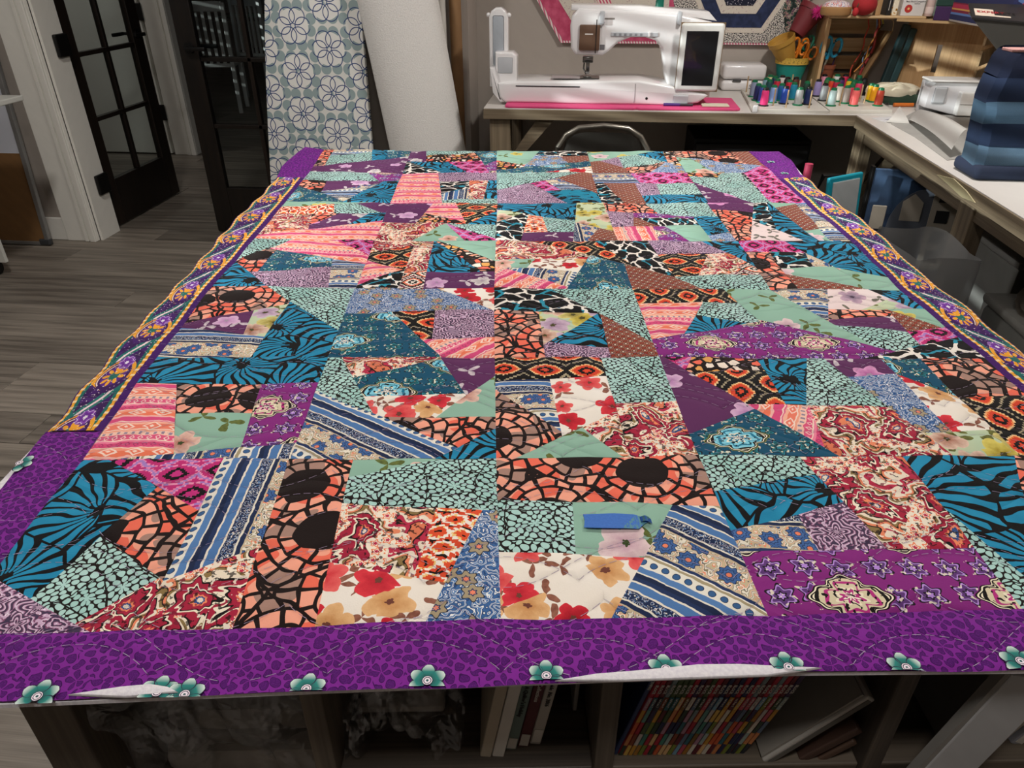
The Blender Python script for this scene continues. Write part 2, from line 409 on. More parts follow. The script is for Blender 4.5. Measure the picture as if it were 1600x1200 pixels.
def p_scroll(g, u, v):      # u runs along the strip in metres, v across it 0..1
    bgc = g.mix(g.noise(u, v*.08, .012, 2) > .5, '#451a68', '#381452')
    P_ = .148
    s = u*(1/P_); ph = (s.fr()-.5)
    wave = (s*2*PI).sin()
    vc = .5+.10*wave
    # side bands
    v = (v-.11)*(1/.89)
    e = (v-.5).ab()
    col = g.mix((e-.35).ab() < .040, bgc, '#1c6b62')
    bead = ((u*(1/.016)).fr()-.5).ab()
    gold = (e-.425).ab() < (.034+.014*(bead < .3))
    # inner teal vines
    vine = (v-(.5+.20*((s+.12)*2*PI).sin())).ab()
    col = g.mix((vine < .12)*(e < .37), col, '#1f7068')
    col = g.mix((vine < .032)*(e < .37), col, '#f0d9dd')
    # medallion
    x = (ph+.12)*P_*(1/.050); y = (v-.5)*(1/.385)
    r = g.m('SQRT', x*x+y*y); t = g.m('ARCTAN2', y, x)
    med_ = g.mix(r < .30, g.mix(r > .62, '#5b2583', '#3d1359'), '#1c6b62')
    fan = ((t*9).cos() > -.35)*(r > .26)*(r < (.50+.12*(t*9).cos()))
    med_ = g.mix(fan, med_, '#f0a62c')
    arc = ((r-.90).ab() < (.10*(.35+.65*((t-.9).cos().ab()))))*((t+.6).cos() < .75)
    med_ = g.mix(arc, med_, '#f0a62c'); med_ = g.mix(((r-.74).ab() < .03)*((t-2).cos() > .2), med_, '#f1d6c4')
    half = (x+y*.5) < .9
    col = g.mix((r < 1)*half, col, med_)
    # flower between
    x2 = ((s+.38).fr()-.5)*P_*(1/.022); y2 = (v-.46)*(1/.2)
    r2 = g.m('SQRT', x2*x2+y2*y2); t2 = g.m('ARCTAN2', y2, x2)
    fl = g.ramp(r2*(1+.2*(t2*6).cos()), [(0, '#efe6f2'), (.2, '#6f2c98'), (.55, '#8d4fb4'), (.75, '#efe2ef'), (.82, '#6f2c98')])
    col = g.mix(r2 < .9, col, fl)
    tip = ((x2-1.25)*(x2-1.25)*4+(y2-.1)*(y2-.1)*3) < .5
    col = g.mix(tip, col, '#f2a52c')
    dots = g.noise(u*1.0, v*.09, .0042, 0) > .80
    col = g.mix(dots*(e < .36), col, '#f1dfe6')
    col = g.mix(gold, col, g.mix(bead < .16, '#f0a92e', '#f7dcae'))
    return g.mix(e > .472, col, '#451866')
PRINTS = dict(
    n=p_mint, t=p_teal, c=p_coral, i=p_pink,
    g=floral('#97bda9', [('#f0cdbd', '#b97a6a'), ('#e4d470', '#9a8a35'), ('#ead6d2', '#c9a3b0')], ('#77803f', '#3d4a26'), .105, .027, .55, bg2='#8ab39f'),
    f=floral('#a9cbb0', [('#e9da72', '#a8922f'), ('#efd3bf', '#a1654f'), ('#d9c0d0', '#a484a0'), ('#e6d98a', '#8c7a2c')], ('#7d8440', '#4a4520'), .05, .026, .92, bg2='#d8d3a8'),
    p=floral('#5b2b57', [('#e2bfd8', '#b981b4'), ('#ece4de', '#a598a0'), ('#e9a9d2', '#b45f9c')], ('#e6dcda', '#a590a4'), .085, .024, .5, bg2='#612e5d'),
    h=floral('#ecdcda', [('#7d5a80', '#4c3650'), ('#d8b4c4', '#7a6a80')], ('#8a8a70', '#4a3a4a'), .07, .022, .5, bg2='#e6cfcc'),
    r=floral('#f4eee6', [('#e8404a', '#b81f30'), ('#f0706a', '#d2303c'), ('#dd2f3c', '#a81a2a'), ('#eec08a', '#c98f58')], ('#a8705a', '#6f3f33'), .048, .023, .84, bg2='#efe3d2'),
    k=ikat([(0, '#e04a2c'), (.13, '#120e0d'), (.27, '#d9452c'), (.42, '#ef8a4a'), (.47, '#f4d09a'), (.52, '#131010'), (.78, '#b0a284'), (.84, '#131010')], .062, .046, .0012),
    m=ikat([(0, '#c93280'), (.2, '#120d10'), (.4, '#c02a72'), (.60, '#ec93b6'), (.66, '#a680c4'), (.76, '#e889ae'), (.81, '#c02a72')], .05, .04),
    q=ikat([(0, '#f0e4d4'), (.12, '#15110f'), (.26, '#f0e6d8'), (.38, '#ee7f5f'), (.52, '#15110f'), (.66, '#f2e6d8'), (.76, '#6a1f3c'), (.9, '#f0e2d2')], .045, .04, .001),
    o=ikat([(0, '#20120f'), (.14, '#e2512d'), (.45, '#f3c77a'), (.52, '#f3e9dc'), (.68, '#d84a2c'), (.85, '#15100e')], .03, .022, .005),
    d=medal('#134f6b', '#1d6068', '#2a7f92', '#86cfe0', '#1f7a99', '#efe7cd', '#8d9440'),
    M=medal('#86297c', '#5f3a78', '#b48ad6', '#dccfae', '#b8327f', '#f1e6cc', '#86297c'),
    l=p_lilac, b=p_blue, s=p_stripe, y=p_paisley, u=p_rust,
    z=zebra('#eee6dc', '#2a90a8', '#0f0d0e', .085), Z=zebra('#1f86a4', '#1b6f8d', '#0f0d0e', .26), L=p_leo, V=p_purple, W=p_scroll)
OX, OY = 0.15, 1.35
PATCHES = """
m 999 -637 -630 -494 -633 -492 -727
l 999 -530 -896 -662 -898 -664 -825
t 999 -669 -630 -637 -630 -554 -686 -608 -855 -664 -825
c 999 -554 -686 -492 -727 -489 -833 -581 -769
n 999 -551 -885 -608 -855 -581 -769 -494 -830
y 999 -489 -833 -488 -895 -530 -896 -551 -885 -494 -830
y 999 -406 -789 -401 -894 -488 -895 -489 -834
s 90 -494 -633 -414 -634 -406 -789 -489 -834
c 999 -414 -634 -335 -635 -326 -892 -401 -894
n 999 -226 -637 -158 -638 -156 -734 -332 -721 -334 -672
g 999 -335 -635 -226 -637 -334 -672
b 999 -156 -734 -153 -887 -223 -889 -173 -732
r 999 -223 -889 -326 -892 -329 -810 -208 -841
y 999 -329 -810 -332 -721 -225 -729 -240 -833
o 999 -225 -729 -173 -732 -208 -841 -240 -833
c 999 -158 -637 93 -635 95 -730 -157 -716
s -38 95 -730 99 -887 -49 -887 42 -727
r 999 -49 -887 -153 -887 -155 -799 -4 -808
n 999 -155 -799 -157 -716 -71 -721 -75 -804
g 999 -71 -721 42 -727 -4 -808 -75 -804
M 999 345 -800 343 -883 99 -887 97 -803
y 999 219 -638 347 -640 345 -800 252 -801
t 999 226 -674 237 -727 96 -770 95 -705
n 999 93 -635 219 -638 226 -674 95 -705
s -4 180 -802 97 -803 96 -770 179 -744
l 999 237 -727 252 -801 180 -802 179 -744
c 999 486 -642 587 -643 589 -884 371 -883
n 999 378 -869 371 -883 343 -883 346 -737
t 999 347 -640 486 -642 378 -869 346 -737
t 999 -683 -368 -419 -374 -417 -451 -679 -451
s 90 -413 -600 -412 -634 -634 -630
i 0 -561 -620 -634 -630 -669 -630 -679 -451 -622 -451
M 999 -417 -451 -413 -600 -481 -609 -500 -451
g 999 -481 -609 -561 -620 -593 -530 -491 -529
c 999 -593 -530 -622 -451 -500 -451 -491 -529
t 999 -159 -575 -158 -637 -234 -636
s -35 -207 -614 -234 -636 -412 -634 -416 -473
c 999 -159 -545 -159 -575 -207 -614 -311 -544
n 999 -419 -374 -398 -374 -325 -535 -416 -473
g 999 -160 -434 -159 -545 -240 -544
p 999 -245 -377 -161 -378 -160 -434 -201 -491
r 999 -203 -487 -201 -491 -240 -544 -311 -544 -325 -535 -346 -490
d 999 -244 -380 -203 -487 -346 -490 -368 -440
y 999 -398 -374 -245 -377 -244 -380 -368 -440
y 999 93 -508 93 -635 8 -636 6 -517
n 999 3 -381 93 -382 93 -508 6 -517
k 999 -161 -378 3 -381 4 -439 -160 -450
g 999 1 -636 -134 -637 -45 -571
y 999 6 -534 8 -636 1 -636 -45 -571
r 999 4 -439 6 -534 -73 -591 -80 -445
c 999 -73 -591 -134 -637 -158 -637 -160 -471 -73 -582
s 0 -160 -471 -160 -450 -80 -445 -73 -582
d 999 197 -528 269 -638 93 -635 93 -587
p 999 93 -382 100 -382 197 -528 93 -587
i 65 257 -621 189 -517 273 -523
y 999 382 -530 409 -641 269 -638 257 -621 273 -523
t 999 244 -386 320 -389 270 -523 242 -521
n 999 320 -389 347 -389 382 -530 270 -523
k 999 243 -425 242 -521 189 -517 130 -427
m 999 100 -382 143 -384 126 -421
L 999 143 -384 244 -386 243 -425 130 -427 126 -421
k 999 591 -503 587 -643 492 -642 493 -503
c 999 494 -394 594 -396 591 -503 493 -503
f 999 493 -587 492 -642 409 -641 397 -593
r 999 493 -499 493 -587 436 -591 435 -441
d 999 435 -392 494 -394 493 -499 435 -441
b 999 435 -439 436 -591 397 -593 361 -443
p 999 347 -389 435 -392 435 -439 361 -443
n 999 -590 -97 -424 -105 -420 -282
t 999 -530 -162 -420 -282 -419 -374 -539 -371
c 999 -692 -92 -590 -97 -530 -162 -530 -172 -687 -248
s -5 -536 -304 -539 -371 -683 -368 -686 -265
p 999 -573 -294 -686 -265 -687 -248 -584 -198
f 999 -530 -172 -536 -304 -573 -294 -584 -198
r 999 -269 -109 -163 -112 -163 -206
b 999 -424 -105 -269 -109 -166 -202 -422 -217
d 999 -243 -377 -419 -374 -422 -217 -342 -212
i 45 -162 -313 -161 -378 -243 -377 -281 -313
k 999 -263 -313 -281 -313 -342 -212 -266 -208
l 999 -166 -202 -163 -206 -162 -313 -263 -313 -266 -208
n 999 -60 -114 94 -116 93 -333
z 999 -163 -112 -60 -114 20 -228 -163 -200
c 999 -83 -379 -161 -378 -163 -200 -85 -212
f 999 -84 -339 -85 -212 17 -227
u 999 20 -228 93 -333 93 -382 19 -381
l 999 19 -345 19 -381 -83 -379 -84 -339 -76 -330
t 999 20 -228 20 -228 19 -345 -76 -330 17 -227
M 999 288 -261 311 -388 93 -382 93 -320
k 999 94 -116 264 -121 274 -182 93 -185
i 0 150 -302 93 -320 93 -185 210 -183
t 999 265 -268 150 -302 187 -230
n 999 274 -182 288 -261 265 -268 187 -230 210 -183
z 999 593 -321 594 -396 405 -391
M 999 469 -367 405 -391 311 -388 287 -253
g 999 264 -121 351 -124 441 -349 287 -253
s -8 351 -124 456 -126 406 -260
t 999 531 -129 591 -130 592 -215 573 -214
f 999 552 -171 573 -214 480 -213
h 999 456 -126 531 -129 552 -171 480 -213 424 -212
c 999 408 -253 424 -212 527 -214 525 -240
n 999 517 -349 469 -367 441 -349 411 -275 520 -303
p 999 411 -275 406 -260 408 -253 525 -240 520 -303
m 999 592 -285 593 -321 517 -349 520 -300
u 999 585 -287 520 -300 527 -214
g 999 592 -215 592 -285 585 -287 527 -214 527 -214
n 999 -689 171 -604 166 -690 43
i -12 -604 166 -515 161 -423 60 -423 16 -642 112
m 999 -515 161 -424 155 -423 60
t 999 -591 -97 -692 -92 -690 39
s 0 -423 16 -422 -105 -474 -102 -495 47
l 999 -474 -102 -591 -97 -643 -25 -488 -1
c 999 -643 -25 -690 39 -690 43 -642 112 -625 104 -628 -23
d 999 -625 104 -495 47 -488 -1 -628 -23
g 999 -285 150 -161 147 -162 29
p 999 -163 -27 -163 -112 -296 -108 -296 -31
t 999 -296 151 -293 151 -189 -28 -296 -31
L 999 -293 151 -285 150 -162 29 -163 -27 -189 -28
y 999 -424 155 -296 151 -296 138 -423 81
q 999 -296 -18 -296 -108 -342 -107 -340 -36
y 999 -296 138 -296 -18 -340 -36 -336 120
k 999 -423 37 -423 81 -336 120 -340 -18
i 18 -422 -89 -423 37 -344 -15
z 999 -342 -107 -422 -105 -422 -89 -344 -15 -340 -18
g 999 595 -71 591 -130 545 -129 514 -21
t 999 467 136 610 134 595 -71 514 -21
m 999 365 138 467 136 487 69 361 71
c 999 401 -126 351 -124 361 71 411 71
z 999 471 -17 407 -16 411 71 482 69
s 75 487 69 512 -17 471 -17 482 69
u 999 530 -129 401 -126 405 -47
g 999 512 -17 545 -129 530 -129 405 -47 407 -16
t 999 286 139 365 138 357 -14
l 999 168 141 286 139 322 61 175 60
k 999 232 -57 185 -59 175 60 280 61
y 999 322 61 343 16 293 -54 232 -57 280 61
q 999 343 16 357 -14 355 -52 293 -54
u 999 226 -121 191 -121 186 -67
n 999 355 -52 351 -124 226 -121 186 -67 185 -59
k 999 -84 145 53 143 118 -11
z 999 53 143 168 141 186 -63 118 -11
u 999 98 4 186 -63 191 -121 94 -118
d 999 34 54 98 4 94 -118 -28 -115
y 999 -161 147 -84 145 34 54 28 40 -162 36
g 999 -99 -14 -162 -3 -162 36 -80 37
r 999 28 40 2 -33 -99 -14 -80 37
i 55 -25 -107 -28 -115 -163 -112 -162 -3 -147 -6
s 75 2 -33 -25 -107 -147 -6
g 999 -691 449 -463 431 -691 400
i 0 -425 287 -424 155 -689 171 -689 193
y 999 -586 230 -689 193 -690 344 -604 344
c 999 -592 266 -604 344 -535 345
t 999 -426 345 -425 287 -500 260 -466 345
p 999 -500 260 -586 230 -592 266 -535 345 -466 345
o 999 -550 345 -690 344 -691 400 -564 417
n 999 -435 345 -550 345 -564 417 -510 425
p 999 -463 431 -427 428 -426 345 -435 345 -510 425
p 999 -427 428 -319 424 -347 270 -425 274
k 999 -262 422 -158 418 -159 360 -227 263 -230 263
t 999 -159 360 -160 259 -227 263
L 999 -233 279 -230 263 -347 270 -333 344
i 0 -319 424 -262 422 -233 279 -333 344
y 999 -346 152 -424 155 -425 274 -276 266
n 999 -160 259 -161 156 -276 266 -276 266
g 999 -229 149 -346 152 -277 265
m 999 -161 156 -161 147 -229 149 -277 265 -276 266
f 999 40 417 107 416 105 212 22 265
s 90 38 143 7 144 22 265 75 231
u 999 105 212 104 142 38 143 75 231
t 999 -158 418 40 417 24 280 -159 366
p 999 14 203 7 144 -107 146 -100 200
o 999 -45 201 -100 200 -83 330 -51 315
n 999 24 280 14 203 -45 201 -51 315
z 999 -107 146 -161 147 -159 281 -96 336 -83 330
f 999 -159 281 -159 366 -96 336
c 999 107 416 211 415 227 329 106 352
n 999 211 415 366 414 364 302 227 329
l 999 154 238 105 237 106 352 170 340
t 999 364 302 364 244 306 243 308 313
M 999 164 301 170 340 308 313 308 299
u 999 215 240 154 238 164 301 170 301
z 999 306 243 215 240 170 301 308 299
i 90 193 141 104 142 105 237 198 239
M 999 261 140 193 141 198 239 224 240
g 999 309 139 261 140 224 240 307 243
b 999 363 198 362 138 309 139 308 173
t 999 364 244 363 198 308 173 307 243
c 999 456 330 393 138 362 138 365 369
p 999 366 414 484 413 456 330 365 369
h 999 508 136 393 138 440 280
z 999 484 413 516 412 473 209 440 280
t 999 516 412 520 412 542 135 508 136 473 209
s -5 588 412 613 411 610 134 567 135
g 999 573 216 567 135 542 135 536 207
u 999 588 406 573 216 536 207 523 368
g 999 520 412 588 412 588 406 523 368
n 999 -696 737 -527 721 -483 631 -694 641
M 999 -527 721 -428 711 -428 628 -483 631
t 999 -428 628 -427 428 -551 438 -469 630
d 999 -551 438 -691 449 -693 586 -547 448
c 999 -693 586 -694 641 -628 638 -617 514
s 0 -478 608 -547 448 -617 514 -619 532
p 999 -628 638 -469 630 -478 608 -619 532
i 0 -428 711 -327 712 -296 423 -427 428
l 999 -327 712 -161 714 -160 632 -318 628
n 999 -159 457 -158 418 -296 423 -298 448
s 90 -230 452 -298 448 -304 503 -233 558
z 999 -304 503 -318 628 -236 631 -233 558
y 999 -193 455 -230 452 -236 631 -184 632
t 999 -160 632 -159 457 -193 455 -184 632
n 999 -161 714 82 708 -159 545
u 999 82 708 109 707 104 504 9 659
l 999 17 417 -158 418 -159 545 -70 605
Z 999 104 504 103 416 17 417 -32 525 83 539
m 999 -32 525 -70 605 -27 634 7 530
s 0 -27 634 9 659 83 539 7 530
s 0 109 707 219 704 230 597 106 596
m 999 219 704 381 700 377 598 230 597
z 999 161 416 103 416 106 596 129 596
u 999 214 415 161 416 129 596 215 597
t 999 373 494 370 414 214 415 214 478
l 999 263 483 214 478 215 597 274 597
n 999 377 598 373 494 263 483 274 597
p 999 483 413 370 414 378 610
n 999 531 607 529 412 483 413 378 610 380 669
L 999 381 700 478 698 451 640 380 669
n 999 478 698 531 697 531 607 451 640
z 999 531 697 543 696 529 424
m 999 543 696 625 694 613 411 529 412 529 424
p 999 -431 907 -428 711 -696 737 -699 794
t 999 -557 994 -507 990 -499 878 -538 862
d 999 -507 990 -433 984 -431 907 -499 878
c 999 -712 1006 -679 1003 -669 807 -699 794
n 999 -552 960 -538 862 -669 807 -675 920
s 0 -679 1003 -557 994 -552 960 -675 920
M 999 -161 850 -161 714 -181 714 -197 794
d 999 -230 974 -161 971 -161 850 -197 794
p 999 -433 984 -384 981 -372 843 -430 844
L 999 -227 956 -205 840 -372 843 -378 915
n 999 -384 981 -230 974 -227 956 -378 915
m 999 -205 840 -181 714 -245 713 -307 842
z 999 -311 712 -428 711 -430 844 -428 844
t 999 -245 713 -311 712 -428 844 -307 842
L 999 -77 795 -83 774 -161 748 -161 855
g 999 -161 971 -26 969 -77 795 -161 855
z 999 -26 969 124 966 121 907 -43 910
b 999 53 821 -83 774 -43 910 34 909
u 999 121 907 119 844 53 821 34 909
r 999 117 782 114 707 -28 711
d 999 119 844 117 782 -28 711 -161 714 -161 748
g 999 124 966 341 963 119 830
t 999 341 963 364 962 350 818 276 924
L 999 364 962 392 962 383 771 350 818
n 999 212 885 276 924 343 829 210 758
u 999 114 707 119 830 148 847 210 761 210 758
l 999 148 847 212 885 210 761
b 999 383 771 379 700 276 703 345 826
u 999 217 704 114 707 114 707 215 761
c 999 276 703 217 704 215 761 343 829 345 826
c 999 392 962 578 959 581 794 389 889
u 999 578 959 635 958 628 771 581 794
g 999 470 698 379 700 389 889 426 871
m 999 628 771 625 694 537 696 619 775
b 999 537 696 470 698 426 871 619 775
""".strip().split("\n")
BORDERS = """
V 0 -662 -898 -450 -894 -423 -964 -569 -967 -750 -976 -750 -898
V 0 -450 -894 -401 -894 -153 -887 99 -887 78 -951 49 -953 -116 -957 -332 -962 -423 -964
V 0 99 -887 343 -883 589 -884 750 -884 750 -945 301 -950 120 -949 78 -951
V 0 -744 -573 -674 -569 -669 -630 -662 -898 -750 -898 -737 -683
V 0 -783 1052 -712 1006 -696 737 -695 661 -773 669 -792 796
V 0 635 958 729 956 733 857 700 686 706 652 624 633 625 694
""".strip().split("\n")
SCROLLS = [([(-695, 661), (-691, 449), (-689, 171), (-692, -92), (-683, -368), (-674, -569)], [(-773, 669), (-771, 467), (-775, 255), (-765, 78), (-759, -381), (-744, -573)]), ([(624, 633), (613, 411), (610, 134), (591, -130), (594, -396), (587, -643), (589, -884)], [(706, 652), (698, 543), (699, 200), (675, 11), (671, -245), (665, -377), (710, -650), (750, -884)])]
FLOWERS = [(-540, -960), (-441, -958), (-418, -960), (-317, -957), (-216, -949), (-114, -947), (-10, -942), (96, -943), (199, -944), (302, -939), (-738, -642), (657, 811), (653, 680)]
LIPS = [[(-515, -964), (-473, -957), (-450, -955), (-434, -958), (-424, -963), (-465, -967)], [(-107, -957), (-72, -951), (-33, -948), (18, -943), (52, -943), (125, -948), (76, -955), (-48, -958)]]
TAPE = [(-62, -747), (-27, -746), (-6, -748), (0, -751), (11, -758), (4, -763), (-4, -771), (-17, -770), (-44, -769), (-63, -768), (-61, -756)]
# ------------------------------------------------------------------ the room
WALLC = plain('#a89f96', .75, var=.02); WHITE_TRIM = plain('#eceae2', .45, var=.02); CEIL = plain('#c9c4bb', .8, var=.02)
def struct(o, label, cat): return tag(o, label, cat, kind='structure')
struct(MB().box(-4.05, -2.76, 3.73, 3.86, 0, 2.7).out('wall_left_of_door', WALLC), 'warm grey wall strip behind the leaning whiteboard', 'wall').name = 'wall_door_side'
struct(MB().box(-1.40, -.58, 3.73, 3.86, 0, 2.7).out('wall_behind_rolls', WALLC), 'warm grey wall behind the ironing board and batting roll', 'wall')
struct(MB().box(-2.76, -1.40, 3.73, 3.86, 2.12, 2.7).out('wall_over_door', WALLC), 'warm grey wall above the double doorway', 'wall')
struct(MB().box(-.58, 1.92, 4.02, 4.14, 0, 2.7).out('wall_back', WALLC), 'warm grey back wall behind the sewing machine', 'wall')
struct(MB().box(-.70, -.58, 3.86, 4.14, 0, 2.7).out('wall_return', WALLC), 'short return of wall beside the cardboard tube', 'wall')
struct(MB().box(-5.7, -4.05, 3.73, 3.86, 0, 2.7).out('wall_hall_front', WALLC), 'hallway side of the wall left of the doors', 'wall')
struct(MB().box(1.80, 1.92, -1.7, 4.02, 0, 2.7).out('wall_right', WALLC), 'grey wall behind the right-hand work desk', 'wall')
struct(MB().box(-4.05, 1.92, -1.82, -1.7, 0, 2.7).out('wall_front', WALLC), 'grey wall behind the photographer', 'wall')
struct(MB().box(-5.6, 3.2, -1.82, 12.2, 2.7, 2.8).out('ceiling', CEIL), 'flat pale ceiling over the sewing room', 'ceiling')
wl = MB()
wl.box(-4.17, -4.05, -1.82, -.2, 0, 2.7).box(-4.17, -4.05, 1.95, 3.86, 0, 2.7).box(-4.17, -4.05, -.2, 2.3, 0, 1.25).box(-4.17, -4.05, -.2, 2.3, 2.3, 2.7)
struct(wl.out('wall_left', WALLC), 'grey wall with the blind-covered window', 'wall')
def window(name, x, y0, y1, z0, z1, label, pitch, gap):
    w = thing(name, label, 'window', (x, (y0+y1)/2, z0), kind='structure')
    h = (y1-y0)/2; H = z1-z0
    f = MB()
    for a, b, c, d in ((-h, h, 0, .05), (-h, h, H-.05, H), (-h, -h+.05, 0, H), (h-.05, h, 0, H)): f.box(-.09, -.04, a, b, c, d)
    f.out('window_frame', WHITE_TRIM, w)
    MB().box(-.07, -.066, -h, h, 0, H).out('pane', GLASS, w)
    z = .02; m = MB().box(-.006, .006, -h+.02, h-.02, -(pitch-gap)/2, (pitch-gap)/2).out('slat', WHITE_TRIM, w)
    m.location = (0, 0, z+(pitch-gap)/2)
    while z+2*pitch < H:
        z += pitch; c = m.copy(); COL.objects.link(c); c.location = (0, 0, z+(pitch-gap)/2)
    return w
gg = Gr('mat_clear_glass')
tb = gg.n('ShaderNodeBsdfTransparent'); gl_ = gg.n('ShaderNodeBsdfGlossy'); gl_.inputs['Roughness'].default_value = .02
mx_ = gg.n('ShaderNodeMixShader'); fr_ = gg.n('ShaderNodeFresnel'); fr_.inputs[0].default_value = 1.45
tb.inputs[0].default_value = (.86, .9, .9, 1)
geo_ = gg.n('ShaderNodeNewGeometry'); gg.put(mx_.inputs[0], F(gg, fr_.outputs[0])*(1-F(gg, geo_.outputs['Backfacing']))); gg.t.links.new(tb.outputs[0], mx_.inputs[1]); gg.t.links.new(gl_.outputs[0], mx_.inputs[2])
gg.t.links.new(mx_.outputs[0], gg.t.nodes['Material Output'].inputs['Surface']); GLASS = gg.mat
window('window_1', -4.05, -.2, 1.95, 1.25, 2.3, 'white framed window with slatted blind on the left wall', .085, .040)
# floor boards: one plank each in the sewing room and just beyond the doors
PLANK = wood('#5a534b', '#9a9084', 'X', .03, .5)
fl = struct(MB().box(-5.6, 3.2, -1.82, 12.2, -.12, -.006).out('floor', wood('#5a534b', '#9a9084', 'X', .03, .5)), 'grey-brown wood plank floor', 'floor')
random.seed(4); shared = {}
def plank(x0, x1, y, w):
    k = round(x1-x0, 3)
    if k not in shared:
        h = (x1-x0)/2
        o = MB().box(-h+.0012, h-.0012, -w/2+.0012, w/2-.0012, -.01, 0, .002, seg=1).out('plank', PLANK, fl); shared[k] = o.data
    else:
        o = bpy.data.objects.new('plank', shared[k]); COL.objects.link(o); o.parent = fl
    o.location = ((x0+x1)/2, y, random.uniform(-.0006, 0))
W_ = .178; npl = 0
y = -.6
while y < 7.6:
    x = -4.0 - random.choice((0, .3, .6, .9)); lim = 1.8 if y < 3.7 else -.9
    while x < lim:
        vis = (x < -.3) if y < 3.7 else (-5.2 < x < -1.0)
        if vis: plank(x, x+1.22, y, W_); npl += 1
        x += 1.22
    y += W_
flb = MB().box(-4.0, 1.8, -1.7, 3.73, -.006, -.0055)
struct(flb.out('floor_underlay', PLANK), 'floor boards under the desks and table', 'floor')
# door casings, jambs, skirting
def casing(name, x0, x1, y0, y1, label, step=True):
    c = thing(name, label, 'door trim', (x0, y0, 0), kind='structure')
    w = x1-x0
    MB().box(0, w, 0, y1-y0, 0, 2.2, .004).out('board', WHITE_TRIM, c)
    if step:
        MB().box(w*.62, w*.74, -.008, .002, 0, 2.2, .003).out('bead', WHITE_TRIM, c)
        MB().box(w*.80, w*.99, -.014, .002, 0, 2.2, .004).out('backband', WHITE_TRIM, c)
    return c
casing('trim_1', -2.945, -2.765, 3.705, 3.735, 'wide white moulded casing left of the open black door')
jamb = struct(MB().box(-2.765, -2.745, 3.73, 3.90, 0, 2.12).out('trim_2', WHITE_TRIM), 'white jamb board the open door hangs from', 'door trim')
casing('trim_3', -1.40, -1.26, 3.705, 3.735, 'white casing hidden behind the ironing board')
struct(MB().box(-4.05, -2.95, 3.712, 3.73, 0, .13, .004).out('baseboard_left', WHITE_TRIM), 'white baseboard behind the whiteboard', 'baseboard')
struct(MB().box(-1.26, -.62, 3.712, 3.73, 0, .13, .004).out('baseboard_rolls', WHITE_TRIM), 'white baseboard behind the leaning rolls', 'baseboard')
DOORW = wood('#0f0c0a', '#241a14', 'Z', .02, .38); BLK = plain('#0b0a0a', .45, .2)
def french_door(name, label, loc, rz, hinge_side=1, W=.755, H=2.08):
    d = thing(name, label, 'door', loc, rz, kind='structure')
    st = .105; t = .04
    MB().box(0, st, -t/2, t/2, .01, H, .004).out('stile', DOORW, d); MB().box(W-st, W, -t/2, t/2, .01, H, .004).out('stile', DOORW, d)
    MB().box(st, W-st, -t/2, t/2, .01, .27, .004).out('bottom_rail', DOORW, d); MB().box(st, W-st, -t/2, t/2, H-.12, H, .004).out('top_rail', DOORW, d)
    xs = [st, W/2, W-st]; n = 5; z0, z1 = .27, H-.12
    MB().box(W/2-.012, W/2+.012, -t/2+.003, t/2-.003, z0, z1, .004).out('muntin', DOORW, d)
    for k in range(1, n):
        z = z0+(z1-z0)*k/n
        MB().box(st, W-st, -t/2+.003, t/2-.003, z-.012, z+.012, .004).out('muntin', DOORW, d)
    for k in range(n):
        for a, b in zip(xs, xs[1:]):
            MB().box(a, b, -.003, .003, z0+(z1-z0)*k/n, z0+(z1-z0)*(k+1)/n).out('pane', GLASS, d)
    hx = W-.06 if hinge_side else .06
    hd = MB()
    for s in (-1, 1):
        hd.lathe([(0, 0), (.027, 0), (.027, .012), (0, .012)], 16, T(hx, s*t/2, 1.0) @ Rx(90 if s < 0 else -90))
        hd.tube([(hx, s*(t/2+.012), 1.0), (hx, s*(t/2+.05), 1.0)], .009)
        hd.box(min(hx, hx+(-.11 if hinge_side else .11)), max(hx, hx+(-.11 if hinge_side else .11)), s*(t/2+.05)-.009, s*(t/2+.05)+.009, .99, 1.01, .004)
    tag(hd.out('door_handle', BLK, d, True), 'black lever handle')
    for z in (.22, 1.0, 1.80):
        h = MB().tube([(0 if hinge_side else W, -t/2-.006, z-.05), (0 if hinge_side else W, -t/2-.006, z+.05)], .008)
        x0 = 0 if hinge_side else W-.035
        h.box(x0, x0+.035, -t/2-.002, -t/2+.001, z-.05, z+.05)
        tag(h.out('hinge', BLK, d), 'black butt hinge')
    return d
for px_z in ((-2.815, 1.012), (-2.794, 0.294)):
    tag(MB().box(-2.744, -2.722, 3.80, 3.905, px_z[1]-.055, px_z[1]+.055, .008).out('hinge', BLK, jamb), 'black butt hinge')
french_door('door_1', 'black glazed door swung open against the hallway', (-2.80, 3.93, 0), math.radians(89.4), 1)
french_door('door_2', 'dark-brown glazed door, closed, beside the ironing board', (-2.14, 3.94, 0), 0, 0, .74)
# hallway and dining room beyond
struct(MB().box(-5.6, -3.36, 5.78, 5.9, 0, 2.7).out('wall_hall', WALLC), 'shadowed hallway wall beyond the doors', 'wall')
casing('trim_4', -3.36, -3.17, 5.74, 5.90, 'white hallway door casing seen between the two doors')
hd = thing('door_3', 'white hallway door edge with black hinges', 'door', (-3.375, 5.74, 0), kind='structure')
MB().box(-.75, -.008, 0, .04, .01, 2.1, .004).out('slab', WHITE_TRIM, hd)
for z in (.33, 1.05, 1.78): tag(MB().box(-.03, .02, -.012, 0, z-.06, z+.06, .006).out('hinge', BLK, hd), 'black square hinge')
struct(MB().box(-5.6, 3.2, 11.9, 12.0, 0, 2.7).out('wall_far', WALLC), 'far wall of the dining room', 'wall')
struct(MB().box(3.1, 3.2, 4.14, 11.9, 0, 2.7).out('wall_far_right', WALLC), 'right wall of the dining room', 'wall')
